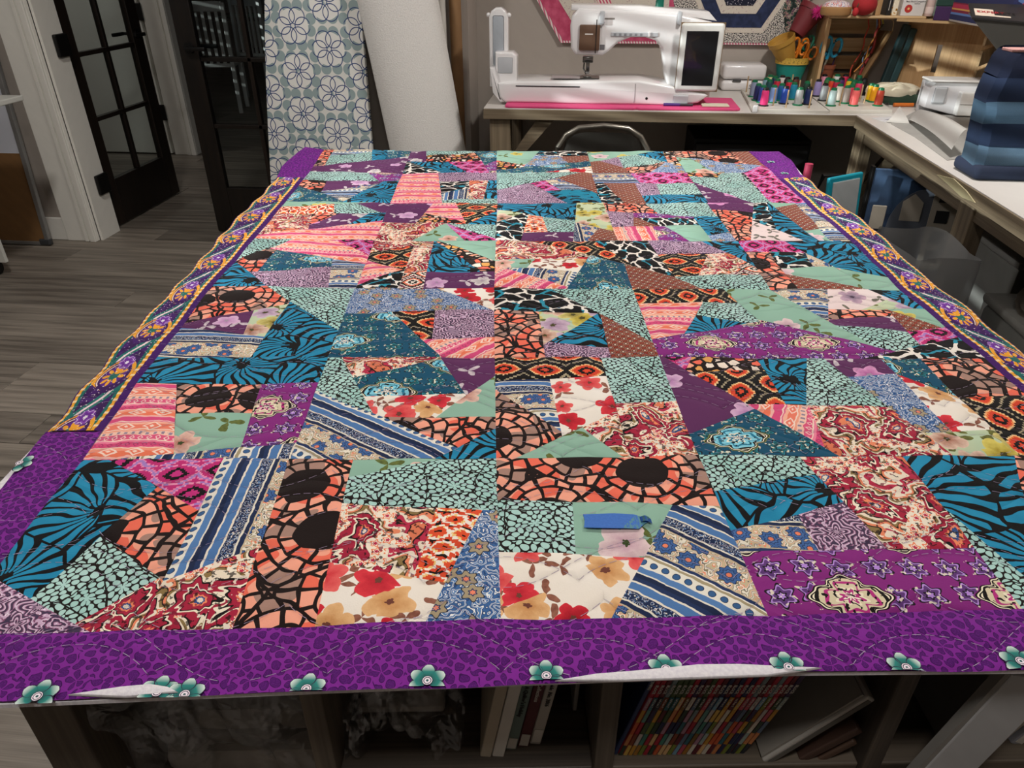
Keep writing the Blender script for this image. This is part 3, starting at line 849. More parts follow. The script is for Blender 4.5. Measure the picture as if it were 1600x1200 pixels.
wh = MB().box(-5.7, -5.6, 3.86, 5.9, 0, 2.7).box(-5.7, -5.6, 7.6, 12.2, 0, 2.7).box(-5.7, -5.6, 5.9, 7.6, 0, .5).box(-5.7, -5.6, 5.9, 7.6, 2.2, 2.7)
struct(wh.out('wall_hall_left', WALLC), 'hallway wall with a second blind-covered window', 'wall')
window('window_2', -5.6, 5.9, 7.6, .5, 2.2, 'slatted window lighting the dining chairs', .11, .03)
WCH = plain('#cfcdc8', .5, var=.02)
def dining_chair(loc, rz, label):
    c = thing('dining_chair', label, 'chair', loc, rz, 'white chairs beyond the glass door')
    MB().box(-.22, .22, -.21, .21, .44, .475, .008).out('seat', WCH, c)
    for x in (-.2, .2):
        MB().box(x-.02, x+.02, .17, .21, 0, .44).out('leg', WCH, c)
        MB().box(x-.02, x+.02, -.21, -.17, 0, 1.02, .005).out('leg', WCH, c)
    MB().box(-.2, .2, -.205, -.175, .94, 1.03, .006).out('top_rail', WCH, c)
    for i in range(5):
        x = -.13+.065*i; MB().box(x-.014, x+.014, -.2, -.18, .475, .94).out('back_slat', WCH, c)
    tag(MB().box(-.19, .19, -.18, .19, .475, .50, .01).out('cushion', plain('#1c1c1e', .8), c), 'black seat pad')
    return c
dining_chair((-3.818, 7.672, 0), math.radians(14), 'white slat-back chair facing away, seen through the glass door')
dining_chair((-3.663, 8.571, 0), math.radians(-20), 'white chair partly hidden by the ironing board')
t = thing('dining_table', 'dining table with a pale green cutting mat beyond the glass door', 'table', (-4.360, 10.031, 0), math.radians(8))
MB().box(-.75, .75, -.4, .45, .70, .74, .005).out('top', plain('#55504a', .5), t)
for x in (-.7, .7):
    for y in (-.35, .4): MB().box(x-.03, x+.03, y-.03, y+.03, 0, .70).out('leg', plain('#55504a', .5), t)
gm = Gr('mat_mat_pattern'); x, y, z = gm.sep(gm.coord('Object'))
tag(MB().box(-.35, .55, -.36, .25, .7405, .744).out('cutting_mat', gm.done(gm.ramp(gm.noise(x, y, .03, 2), [(0, '#2f8f86'), (.45, '#79c4ae'), (.55, '#d9d6b0'), (.66, '#3d9b8c')]), .4), t), 'green patterned mat')
# ------------------------------------------------------------------ whiteboard, cart on the left
wb = thing('whiteboard', 'whiteboard with a brown lower panel leaning on the wall', 'whiteboard', (-3.5, 3.61, .005), rot=(math.radians(-4), 0, 0))
MB().box(-.45, .49, 0, .012, .50, 1.015).out('white_panel', plain('#c9ccd6', .3, var=.01), wb)
tag(MB().box(-.45, .49, 0, .012, .02, .50).out('brown_panel', plain('#7d5a34', .7, var=.08), wb), 'brown fibreboard lower half')
AL = plain('#9a9a9a', .35, .7); DG = plain('#37393c', .5)
for x0, x1, z0, z1 in ((-.47, -.45, 0, 1.03), (.49, .515, 0.02, 1.01), (-.47, .49, 0, .02), (-.47, .49, 1.015, 1.035)):
    MB().box(x0, x1, -.006, .02, z0, z1, .003).out('frame', AL, wb)
for z in (0, 1.0): tag(MB().box(.455, .52, -.009, .022, z, z+.035, .008).out('corner_cap', DG, wb), 'dark plastic corner')
tag(MB().box(.44, .462, -.003, 0, .90, .96).out('maker_tag', plain('#161616', .5), wb), 'small black tag')
ct = thing('craft_cart', 'white craft cart end panel and top at the room edge', 'cart', (-3.05, 3.2, 0))
WHT = plain('#d3d3cc', .4, var=.02)
MB().box(-.75, .44, -.30, .10, .835, .858, .004).out('top', WHT, ct)
MB().box(-.02, 0, -.26, .02, .08, .86, .003).out('end_panel', WHT, ct) if False else MB().prism([(-.10, .07), (.14, .07), (.14, .836), (-.10, .836)], -.02, .0, 'XZ').out('leg', WHT, ct)
for x in (-.70,):
    MB().box(x-.02, x+.1, -.02, 0, .07, .836, .003).out('leg', WHT, ct)
MB().box(-.66, .05, -.018, -.002, .55, .60, .003).out('stretcher', WHT, ct)
for x in (.07, -.66): tag(MB().lathe([(0, -.012), (.032, -.012), (.035, 0), (.032, .012), (0, .012)], 16, T(x, -.01, .035) @ Ry(90)).box(x-.012, x+.012, -.02, 0, .04, .07).out('caster', BLK, ct), 'black caster')
# ------------------------------------------------------------------ ironing board and rolls
gi = Gr('mat_ring_flower_cover'); x, _, z = gi.sep(gi.coord('Object'))
S = .160; Hh = .190
xx = x*(1/S); col_ = xx.fl(); lx = (xx.fr()-.5)*S
zz = z*(1/Hh)+(col_*.5).fr(); lz = (zz.fr()-.5)*Hh
r = gi.m('SQRT', lx*lx+lz*lz); th = gi.m('ARCTAN2', lz, lx)*(6/(2*PI))
a = (th+.5).fr()-.5
ring = None
for k in (-1, 0, 1):
    ang = (a+float(k))*(PI/3)
    dx = r*ang.cos()-.046; dz = r*ang.sin(); d = gi.m('SQRT', dx*dx+dz*dz)
    w_ = (d-.0355).ab() < .0021
    disc_in = d < .0355
    ring = (w_, disc_in) if ring is None else (ring[0].mx(w_), ring[1].mx(disc_in))
d1x, d1z = x, z
r12, t12, _, _, _ = gi.vor(x+z*.0, z, .053, .15)
dots = r12 < .0245
base = gi.mix(dots, '#dcdcd6', '#93a5a6')
base = gi.mix(ring[1]*(r < .072), base, '#e4e3de')
ibm = gi.done(gi.mix(ring[0], base, '#2c4478'), .7)
ib = thing('ironing_board', 'ironing board standing on end in a ring-flower print cover', 'ironing board', (-1.28, 3.47, 0), rot=(math.radians(-3.5), 0, 0))
def ibp(px): return px
L_, R_ = (-1.474, 1.241), (-1.035, 1.243)
L2, R2 = (-1.558, 0.606), (-1.034, 0.617)
slL = (L_[0]-L2[0])/(L_[1]-L2[1]); slR = (R_[0]-R2[0])/(R_[1]-R2[1])
def xl(z): return L2[0]+slL*(z-L2[1])+1.28-.012*math.sin((z-.5)*3)
def xr(z): return R2[0]+slR*(z-R2[1])+1.28
zs = [.10, .3, .5, .7, .9, 1.1, 1.25, 1.38]
pts = [(xl(z), z) for z in zs]+[((xl(1.38)+xr(1.38))/2-.12, 1.46), ((xl(1.38)+xr(1.38))/2+.05, 1.48)]+[(xr(z), z) for z in zs[::-1]]
MB().prism(pts, 0, .035, 'XZ', .012).out('padded_cover', ibm, ib, True)
lg = MB(); 
for s in (-.12, .12): lg.tube([(s+.05, .045, 1.2), (-s+.05, .07, .2)], .011)
lg.tube([(-.1, .06, .25), (.2, .06, .25)], .011); tag(lg.out('folded_legs', plain('#b8b8b8', .35, .8), ib, True), 'folded steel legs')
tag(MB().box(.0, .28, 0, .03, .0, .10, .01).out('heel_plate', plain('#b8b8b8', .35, .8), ib), 'steel heel rest')
gb = Gr('mat_batting'); x, y, z = gb.sep(gb.coord('Object')); nzb = gb.noise(x+y*.5, z, .006, 4); gb.bump(nzb, .003, .7)
BATT = gb.done(gb.mix(nzb, '#dcd9d4', '#f0eeea'), .9)
br = thing('batting_roll', 'tall roll of white quilt batting between ironing board and cardboard tube', 'batting roll', (-.81, 3.49, 0))
def bf(i, j):
    z = j*1.62; cx = -.185*(z-.55)/1.22+.048; rx = .180+.03*(1-z/1.6)*.4; a = 2*PI*i
    rr = 1+.03*math.sin(3*a+z*2)
    return (cx+rx*rr*math.cos(a), .11*rr*math.sin(a)+.02+z*.035, z)
bm_ = MB().grid(bf, 28, 14); bm_.out('roll', BATT, br, True)
MB().lathe([(0, 0), (.04, 0), (.04, .06), (0, .06)], 14, T(-.20, .11, 1.60)).out('core', plain('#8a6a44', .8), br)
KR = plain('#8a6844', .8, var=.06)
tb_ = MB().tube([(-.625, 3.66, .0), (-.632, 3.69, 1.75)], .028, 16)
tag(tb_.out('cardboard_tube', KR, None, True), 'brown cardboard tube leaning beside the batting roll', 'tube')
tag(MB().tube([(-.690, 3.67, 0), (-.695, 3.695, 1.6)], .02, 14).out('white_paper_roll', plain('#dcd8d0', .7), None, True), 'slim white roll just left of the cardboard tube', 'roll')
tag(MB().tube([(-.745, 3.665, 0), (-.748, 3.69, 1.5)], .022, 12).out('dark_tube', plain('#2a2320', .7), None, True), 'dark tube half hidden behind the batting roll', 'tube')
tag(MB().ball((-.765, 3.62, .92), .03, 1, .6, 1.6).out('pink_pompom', plain('#d9779a', .8), None, True), 'pink fluff peeking from behind the batting roll', 'trim')
# ------------------------------------------------------------------ cutting table and its cubbies (askew frame)
cq, sq = math.cos(QROT), math.sin(QROT)
def qw(x, y): return (cq*x-sq*y, sq*x+cq*y)       # askew frame to world
QC = qw(OX, OY)
ZT = .875
TW = wood('#3a322b', '#655a4d', 'Z', .03, .6); TWX = wood('#3a322b', '#655a4d', 'X', .03, .6)
ct_ = thing('cutting_table', 'grey-brown wooden cutting table under the quilt with open cubbies', 'table', (0, 0, 0), QROT)
MB().box(-.49, .80, .455, 2.26, ZT-.03, ZT, .002).out('tabletop', TWX, ct_)
for x0, x1 in ((-.475, -.425), (-.201, -.179), (.095, .1155), (.386, .406), (.70, .75)):
    MB().box(x0, x1, .445, .86, 0, ZT-.03, .002).out('side_panel', TW, ct_)
for x0, x1 in ((-.425, -.201), (-.179, .095), (.1155, .386), (.406, .70)):
    MB().box(x0, x1, .84, .855, .02, ZT-.03).out('back_panel', TW, ct_)
for x0, x1 in ((-.179, .095), (.1155, .386), (.406, .70)):
    MB().box(x0, x1, .452, .84, .645, .6615, .002).out('shelf', TWX, ct_)
MB().box(-.425, -.201, .455, .84, .535, .5515).out('shelf', TWX, ct_)
MB().box(-.425, .70, .45, .84, .02, .04).out('bottom_board', TWX, ct_)
for x in (-.45, .72): MB().box(x-.025, x+.025, 2.15, 2.2, 0, ZT-.03).out('leg', TW, ct_)
MB().box(-.45, .72, 2.17, 2.19, .12, .2).out('stretcher', TWX, ct_)
# ------------------------------------------------------------------ quilt
random.seed(11)
def puff(x, y):
    return .0042+.0016*math.sin(x*21+2.2*math.sin(y*7))*math.sin(y*33+1.3*math.sin(x*9))+.0008*math.sin(x*57+y*23)
ql = thing('quilt', 'purple-bordered crazy patchwork quilt of bright printed cottons spread over the table', 'quilt', (QC[0], QC[1], ZT+.008), QROT)
def edge_dist(p, poly):
    d = 9
    for i in range(len(poly)):
        a, b = poly[i], poly[(i+1) % len(poly)]; ex, ey = b[0]-a[0], b[1]-a[1]
        L = ex*ex+ey*ey or 1e-9; t = max(0, min(1, ((p[0]-a[0])*ex+(p[1]-a[1])*ey)/L))
        d = min(d, math.hypot(p[0]-a[0]-t*ex, p[1]-a[1]-t*ey))
    return d
def patch(poly, mat, ang, off, name='patch', step=.022):
    bm = bmesh.new(); f = bm.faces.new([bm.verts.new((x, y, 0)) for x, y in poly])
    bm.normal_update()
    if f.normal.z < 0: f.normal_flip()
    A = abs(sum(poly[i][0]*poly[(i+1) % len(poly)][1]-poly[(i+1) % len(poly)][0]*poly[i][1] for i in range(len(poly))))/2
    per = sum(math.dist(poly[i], poly[(i+1) % len(poly)]) for i in range(len(poly)))
    ins = min(.0045, A/per*.45)
    bmesh.ops.inset_region(bm, faces=bm.faces[:], thickness=ins, depth=0)
    for ax in (0, 1):
        lo = min(p[ax] for p in poly); hi = max(p[ax] for p in poly); k = math.ceil(lo/step)
        while k*step < hi:
            co = [0, 0, 0]; co[ax] = k*step; no = [0, 0, 0]; no[ax] = 1
            bmesh.ops.bisect_plane(bm, geom=bm.verts[:]+bm.edges[:]+bm.faces[:], plane_co=co, plane_no=no, dist=1e-5); k += 1
    uvl = bm.loops.layers.uv.new('UVMap'); c, s = math.cos(ang), math.sin(ang)
    for v in bm.verts:
        d = edge_dist(v.co, poly)
        v.co.z = puff(v.co.x, v.co.y)-.0020*max(0, 1-d/(ins*1.01))
    for fc in bm.faces:
        fc.smooth = True
        for l in fc.loops:
            x, y = l.vert.co.x, l.vert.co.y; l[uvl].uv = (c*x+s*y+off[0], -s*x+c*y+off[1])
    me = bpy.data.meshes.new(name); bm.to_mesh(me); bm.free(); me.materials.append(mat)
    o = bpy.data.objects.new(name, me); COL.objects.link(o); o.parent = ql
    return o
for ln in PATCHES:
    k, a, *cs = ln.split(); cs = [int(c)/1000 for c in cs]; poly = list(zip(cs[::2], cs[1::2]))
    a = int(a)
    if a == 999: ang = math.radians(random.choice((0, 0, 90, 180, 270, 0))+random.uniform(-12, 12))
    else: ang = math.radians(a)
    off = (random.uniform(-3, 3), random.uniform(-3, 3))
    if k in 'M': ang = 0; off = (.31, .12)
    patch(poly, fabric(k), ang, off)
for ln in BORDERS:
    k, a, *cs = ln.split(); cs = [int(c)/1000 for c in cs]; poly = list(zip(cs[::2], cs[1::2]))
    patch(poly, fabric('V'), 0, (.2, .1), 'border_strip')
def lerp_y(pts, y):
    for a, b in zip(pts, pts[1:]):
        if (a[1]-y)*(b[1]-y) <= 0 and a[1] != b[1]:
            t = (y-a[1])/(b[1]-a[1]); return a[0]+t*(b[0]-a[0])
    p = min((pts[0], pts[-1]), key=lambda q: abs(q[1]-y))
    q = pts[1] if p == pts[0] else pts[-2]
    return p[0]+(y-p[1])*(q[0]-p[0])/((q[1]-p[1]) or 1)
for si, (inn, outr) in enumerate(SCROLLS):
    inn = [(x/1000, y/1000) for x, y in inn]; outr = [(x/1000, y/1000) for x, y in outr]
    yt, yb = (inn[0][1]+outr[0][1])/2, (inn[-1][1]+outr[-1][1])/2
    bm = bmesh.new(); uvl = bm.loops.layers.uv.new('UVMap'); n = int((yt-yb)/.011); m = 8; V = []
    for i in range(n+1):
        t = i/n; yi = inn[0][1]+(inn[-1][1]-inn[0][1])*t; yo = outr[0][1]+(outr[-1][1]-outr[0][1])*t
        a = (lerp_y(inn, yi), yi); b = (lerp_y(outr, yo)+.003*math.sin(t*60), yo); row = []
        for j in range(m+1):
            w = j/m; x, y = a[0]+(b[0]-a[0])*w, a[1]+(b[1]-a[1])*w
            z = puff(x, y)-.0026*(1 if j in (0, m) else 0)-.0006*max(0, w-.6)**2*6
            row.append((bm.verts.new((x, y, z)), (t*(yt-yb)+si*.05, w)))
        V.append(row)
    for i in range(n):
        for j in range(m):
            q = [V[i][j], V[i+1][j], V[i+1][j+1], V[i][j+1]]
            f = bm.faces.new([p[0] for p in q]); f.smooth = True
            for l, p in zip(f.loops, q): l[uvl].uv = p[1]
    bm.normal_update()
    if bm.faces[:][0].normal.z < 0: bmesh.ops.reverse_faces(bm, faces=bm.faces[:])
    me = bpy.data.meshes.new('scroll_border'); bm.to_mesh(me); bm.free(); me.materials.append(fabric('W'))
    o = bpy.data.objects.new('scroll_border', me); COL.objects.link(o); o.parent = ql
    tag(o, 'purple border strip with gold and teal scrollwork')
# batting + backing slab
LNG = Gr('mat_lining'); x, y, z = LNG.sep(LNG.coord('Object')); nl = LNG.noise(x, y, .004, 3); LNG.bump(nl, .0012, .6); LIN = LNG.done(LNG.mix(nl, '#cbc5cf', '#efecec'), .9)
outl = [(-.752, -.978), (-.75, -.594), (-.744, -.573), (-.757, -.38), (-.766, .078), (-.775, .255), (-.771, .467), (-.772, .664), (-.745, .84), (-.73, .965), (-.1, .971), (.729, .956), (.732, .83), (.706, .663), (.692, .6), (.688, .2), (.672, .06), (.660, -.2), (.652, -.377), (.68, -.65), (.752, -.94), (.45, -.951), (.30, -.952), (.11, -.951), (-.05, -.955), (-.30, -.962), (-.42, -.966)]
bt = MB().prism([(px*.996+.0, py if py > -.9 else py+.004) for px, py in outl], -.0055, -.0010, 'XY'); tag(bt.out('batting_and_backing', LIN, ql), 'white batting and backing showing at the raw edge')
for lp in LIPS:
    pp = [(a/1000, b/1000) for a, b in lp]; m = MB()
    ctr = (sum(p[0] for p in pp)/len(pp), sum(p[1] for p in pp)/len(pp))
    m.prism(pp, .0035, .0075, 'XY', .0015); tag(m.out('turned_up_lining', LIN, ql, True), 'strip of white lining curled up over the hem')
# teal printed flowers near the hem
gf = Gr('mat_flower_print'); u, v = gf.uv()
pc = gf.ramp(v, [(0, '#0d4f50'), (.45, '#1c8178'), (1, '#dfeae2')], 'LINEAR')
pc = gf.mix((u.ab() > .84).mx(v > .97), pc, '#241339')
pc = gf.mix(v > 1.5, pc, gf.ramp((v-2).ab(), [(0, '#0d4f50'), (.25, '#efe4ec'), (.6, '#241339'), (.75, '#efe4ec'), (.92, '#241339')]))
FLM = gf.done(pc, .8)
for fi, (fx, fy) in enumerate(FLOWERS):
    fx /= 1000; fy = fy/1000-(.005 if fi < 10 else 0); bm = bmesh.new(); uvl = bm.loops.layers.uv.new('UVMap'); R = .0155 if fi < 11 else .011
    base = 90 if fi < 10 or fi > 10 else 20
    for ang in (90, 30, 150, -28, 208) if fi != 10 else (60, 0, 120):
        a = math.radians(ang+(base-90)); n = 10; P = []
        for i in range(n):
            for s in (0,): pass
        pts = []
        for i in range(9):
            t = i/8; w = .42*R*math.sin(PI*min(1, t*.92+.04))**.7
            pts.append((t, w))
        prev = None
        for t, w in pts:
            rr = .22*R+t*R*.85
            row = []
            for s in (-1, 0, 1):
                x = fx+math.cos(a)*rr-math.sin(a)*w*s; y = fy+math.sin(a)*rr+math.cos(a)*w*s
                y = max(y, -.951-.038*max(0, -x))
                row.append((bm.verts.new((x, y, puff(x, y)+.0014)), (s, t)))
            if prev:
                for j in (0, 1):
                    q = [prev[j], row[j], row[j+1], prev[j+1]]
                    f = bm.faces.new([p[0] for p in q])
                    for l, p in zip(f.loops, q): l[uvl].uv = p[1]
            prev = row
    cv = bm.verts.new((fx, fy, puff(fx, fy)+.002)); ring_ = [bm.verts.new((fx+.3*R*math.cos(2*PI*i/12), max(-.951-.038*max(0, -fx), fy+.3*R*math.sin(2*PI*i/12)), puff(fx, fy)+.002)) for i in range(12)]
    for i in range(12):
        f = bm.faces.new((cv, ring_[i], ring_[(i+1) % 12]))
        for l in f.loops: l[uvl].uv = (0, 2 if l.vert == cv else 3)
    me = bpy.data.meshes.new('flower_print'); bm.to_mesh(me); bm.free(); me.materials.append(FLM)
    o = bpy.data.objects.new('flower_print', me); COL.objects.link(o); o.parent = ql; tag(o, 'printed teal and white flower motif')
# quilting thread: arches and crossing swags over the whole top
bm = bmesh.new()
def thread(fn, x0, x1):
    n = int((x1-x0)/.004); prev = None
    for i in range(n+1):
        x = x0+(x1-x0)*i/n; y = fn(x); y2 = fn(x+.002)
        if y < -.952 or y > .955: prev = None; continue
        d = math.hypot(.002, y2-y); nx, ny = -(y2-y)/d*.00026, .002/d*.00026
        z = puff(x, y)+.0011
        cur = (bm.verts.new((x+nx, y+ny, z)), bm.verts.new((x-nx, y-ny, z)))
        if prev and i % 3: bm.faces.new((prev[0], prev[1], cur[1], cur[0]))
        prev = cur
for j in range(19):
    y0 = -.948+.1035*j; sh = (j % 2)*PP/2
    xl_, xr_ = -.74, .66
    thread(lambda x: y0+.036*abs(math.sin(PI*(x+sh)/PP))**.75, xl_, xr_)
    thread(lambda x: y0+.083-.036*abs(math.sin(PI*(x+sh+PP*.35)/PP))**.75, xl_, xr_)
    thread(lambda x: y0+.028+.033*math.sin(PI*(x+sh)/PP), xl_, xr_)
me = bpy.data.meshes.new('quilting_thread'); bm.to_mesh(me); bm.free(); me.materials.append(plain('#a391ab', .7))
o = bpy.data.objects.new('quilting_thread', me); COL.objects.link(o); o.parent = ql; tag(o, 'pale machine-quilting thread', kind='stuff')
# strip of tape
tp = [(a/1000, b/1000) for a, b in TAPE]
gt = Gr('mat_blue_tape'); x, y, z = gt.sep(gt.coord('Object')); nt = gt.noise(x, y, .003, 2)
mk = (gt.noise(x*1.0, y*.35, .0022, 1) > .5)*(((x*70-y*60).sin()) > .74)
TPM = gt.done(gt.mix(mk*.55, gt.mix(nt, '#2d62b4', '#3b74c6'), '#5f9a6c'), .7)
tx, ty = qw(OX+sum(p[0] for p in tp)/len(tp), OY+sum(p[1] for p in tp)/len(tp))
cx_, cy_ = sum(p[0] for p in tp)/len(tp), sum(p[1] for p in tp)/len(tp)
te = thing('masking_tape_strip', 'torn strip of blue masking tape stuck on the sage floral patch', 'tape', (tx, ty, ZT+.008+.0062), QROT)
MB().prism([(a-cx_, b-cy_) for a, b in tp], 0, .0006, 'XY').out('strip', TPM, te)
tag(MB().grid(lambda i, j: (.024+.012*i, .006-.008*j-.004*i, .0008+.004*math.sin(PI*i)), 8, 4).thick(.0005).out('curled_end', TPM, te, True), 'curled darker tape end')
# ------------------------------------------------------------------ cubby contents (askew frame)
def aq(x, y, z=0): a = qw(x, y); return (a[0], a[1], z)
def book(x, z, w, h, d, lean, mat, label, spine=None, group=None, y=.50, cat='book', name='book', pages=True):
    b = thing(name, label, cat, aq(x, y, z), QROT, group)
    M = Ry(lean)
    MB().box(0, w, 0, d, 0, h, .0015, M=M).out('cover', mat, b)
    if pages:
        MB().box(.0012, w-.0012, .003, d+.0004, .002, h+.0003, M=M).out('pages', plain('#b9b3a6', .9), b)
    if spine:
        for (z0, z1, mt, nm, lb) in spine:
            tag(MB().box(w*.12, w*.88, -.0006, .0004, z0, z1, M=M).out(nm, mt, b), lb)
    return b
def text_mesh(txt, size, mat, parent, M, name='lettering', ext=.0003):
    cu = bpy.data.curves.new(name, 'FONT'); cu.body = txt; cu.size = size; cu.extrude = ext; cu.align_x = 'LEFT'; cu.align_y = 'CENTER'; cu.resolution_u = 2
    tmp = bpy.data.objects.new(name, cu); COL.objects.link(tmp)
    dg = bpy.context.evaluated_depsgraph_get(); dg.update(); me = bpy.data.meshes.new_from_object(tmp.evaluated_get(dg))
    bpy.data.objects.remove(tmp); me.transform(M); me.materials.clear(); me.materials.append(mat)
    o = bpy.data.objects.new(name, me); COL.objects.link(o); o.parent = parent; return o
INK = plain('#201d1c', .6); INKW = plain('#cfc9c2', .6)
PALE = plain('#b9b3aa', .6); PALE2 = plain('#c4bfb7', .6)
SH = .662
def spine_text(b, txt, size, mat, w, lean, z): text_mesh(txt, size, mat, b, Ry(lean) @ T(w/2, -.0008, z) @ Rx(90) @ Rz(-90))
BH = .172
book(-.028, SH, .0125, BH, .20, 9, plain('#a79c8a', .7), 'cream spined book, leftmost of the small leaning row', [(.128, .131, plain('#7b5f35', .7), 'band', 'thin tan rule')], y=.466)
book(-.0145, SH, .0130, BH, .20, 9, PALE2, 'plain white spined book second in the small leaning row', y=.466)
b = book(-.0005, SH, .0128, BH, .20, 9, plain('#5f6f69', .6), 'grey-green book in the middle of the small leaning row', [(.004, .022, PALE, 'label_patch', 'pale barcode label')], y=.474)
spine_text(b, "A Quilter's Holiday", .0065, INK, .0128, 9, .112)
b = book(.0135, SH, .0125, BH, .20, 9, plain('#4a1219', .6), 'dark red book in the small leaning row', [(.004, .024, PALE, 'label_patch', 'pale barcode label')], y=.477)
spine_text(b, 'Collections', .0065, INKW, .0125, 9, .112)
b = book(.0272, SH, .0125, BH, .20, 9, plain('#a9a39a', .6), 'grey-white book, rightmost of the small leaning row', [(.006, .028, PALE2, 'label_patch', 'pale barcode label')], y=.48)
spine_text(b, 'A to Z Sewing Guide  No. 2016', .0062, INK, .0125, 9, .150)
book(.079, SH, .005, .16, .2, 2, plain('#8d8983', .6), 'thin pale booklet upright against the cubby divider', y=.52)
random.seed(23)
SP = ['#b8862c', '#5b1620', '#c0562c', '#56657a', '#5c8a80', '#1a2046', '#2c5f6b', '#b5aca6', '#6e7c80', '#c07a48', '#6f97ad', '#a01c30', '#c9a24a', '#6f7a2a', '#301a44', '#3f7a6c', '#7b3a20', '#b34a5a', '#a2788a', '#41502c', '#8e9f9a', '#d0a874', '#9c6a20', '#c8c0b0', '#2a3a2a', '#74551f', '#20242c']
SPN = ['ochre', 'wine', 'burnt orange', 'slate', 'sea green', 'navy', 'petrol', 'pale grey', 'grey', 'tan', 'sky blue', 'crimson', 'straw', 'olive', 'violet', 'jade', 'rust', 'rose', 'mauve', 'moss', 'sage', 'sand', 'amber', 'ivory', 'bottle green', 'bronze', 'black']
spm = [plain(c, .55) for c in SP]
xx_ = .1185
b = book(xx_, SH, .0050, BH+.012, .2, 13, plain('#26345c', .5), 'narrow navy book leaning first against the divider', y=.466)
spine_text(b, 'HOW TO SEW ANYTHING', .0045, INKW, .005, 13, .17)
used = set()
for i in range(26):
    w = .0051; x = xx_+.0058+i*.0054; lean = 13.5+i*.17
    while True:
        pick = random.sample(range(27), 6)
        if (pick[0], pick[1]) not in used: used.add((pick[0], pick[1])); break
    cuts = [0, .0185, .039, .060, .081, .1025]
    sp = [(cuts[q]+.0003, cuts[q+1], spm[pick[q]], 'colour_block', None) for q in range(5)]
    bm_c = random.choice([spm[1], spm[5], spm[14], spm[11], spm[19], spm[8]])
    pos = ['first', 'second', 'third', 'fourth', 'fifth', 'sixth', 'seventh', 'eighth', 'ninth', 'tenth', 'eleventh', 'twelfth', 'thirteenth', 'fourteenth', 'fifteenth', 'sixteenth', 'seventeenth', 'eighteenth', 'nineteenth', 'twentieth', 'twenty-first', 'twenty-second', 'twenty-third', 'twenty-fourth', 'twenty-fifth', 'last'][i]
    bk = book(x, SH, w, BH, .2, lean, bm_c, '%s colour-blocked magazine after the navy book, with %s over %s at its foot' % (pos, SPN[pick[1]], SPN[pick[0]]), sp, 'colour-blocked magazines in the leaning row', y=.466, cat='magazine', name='magazine')
    spine_text(bk, 'vol %d no %d' % (2+i % 5, 1+i % 6), .0034, INKW, w, lean, .101)
    spine_text(bk, 'BLOCK', .0046, INKW, w, lean, .124)
al = thing('ring_binder', 'large white ring binder leaning on the colour-blocked magazines', 'binder', aq(.281, .456, SH), QROT)
MB().box(0, .012, 0, .25, 0, .142, .002, M=Ry(39)).out('cover', plain('#a5a19b', .5), al)
MB().box(-.003, 0, .003, .247, .003, .138, M=Ry(39)).out('page_block', plain('#8a857d', .8), al)
tag(MB().box(.004, .010, -.0006, .0003, .004, .138, M=Ry(39)).out('edge_line', plain('#57534d', .8), al), 'grey page edges')
bb = thing('brown_folder', 'dark brown folder slumped beneath the white binder', 'folder', aq(.322, .457, SH), QROT)
MB().box(0, .010, 0, .22, 0, .075, .002, M=Ry(44)).out('cover', plain('#3f2a20', .6), bb)
MB().box(.010, .013, .004, .216, .002, .07, M=Ry(44)).out('papers', plain('#5a4a38', .8), bb)
tag(MB().box(.016, .024, 0, .2, .012, .06, .002, M=Ry(44)).out('envelope', plain('#4a3528', .6), bb), 'second brown sleeve')
wp = thing('white_foam_board', 'tall white foam board leaning in front of the right-hand cubby', 'board', aq(.262, .425, .0), QROT)
MB().box(0, .055, 0, .012, 0, .87, .002, M=Ry(14)).out('board', plain('#a7a7a8', .6), wp)
tag(MB().box(-.006, 0, .001, .011, 0, .87, M=Ry(14)).out('edge_paper', plain('#7d7a75', .8), wp), 'grey paper backing')
for i in range(7):
    nm = ['first', 'second', 'third', 'fourth', 'fifth', 'sixth', 'seventh'][i]
    book(.487+i*.0054, SH, .0045, BH-.004*(i % 2), .2, 19+i*.4, plain(['#8b8782', '#7d7a78', '#979390'][i % 3], .7), nm+' thin grey pamphlet right of the foam board', None, 'grey pamphlets right of the foam board', y=.47+.002*(i % 3), cat='pamphlet', name='pamphlet', pages=False)
for i, (c, lb) in enumerate((('#8a6f62', 'tan booklet after the grey pamphlets'), ('#3c4f66', 'slate-blue booklet after the tan one'), ('#4a1a2c', 'maroon booklet after the slate-blue one'), ('#a39e94', 'cream booklet with dark lettering near the right edge'))):
    b = book(.530+i*.008, SH, .0068, BH, .2, 22.5, plain(c, .6), lb, y=.475)
spine_text(b, 'LET EVERYONE SEW', .0055, INK, .0068, 22.5, .14)
book(.566, SH, .013, BH, .2, 27, plain('#8a8a90', .5), 'grey slipcase with a small white label at the right edge', [(.005, .025, PALE2, 'label_patch', 'white label')], y=.472)
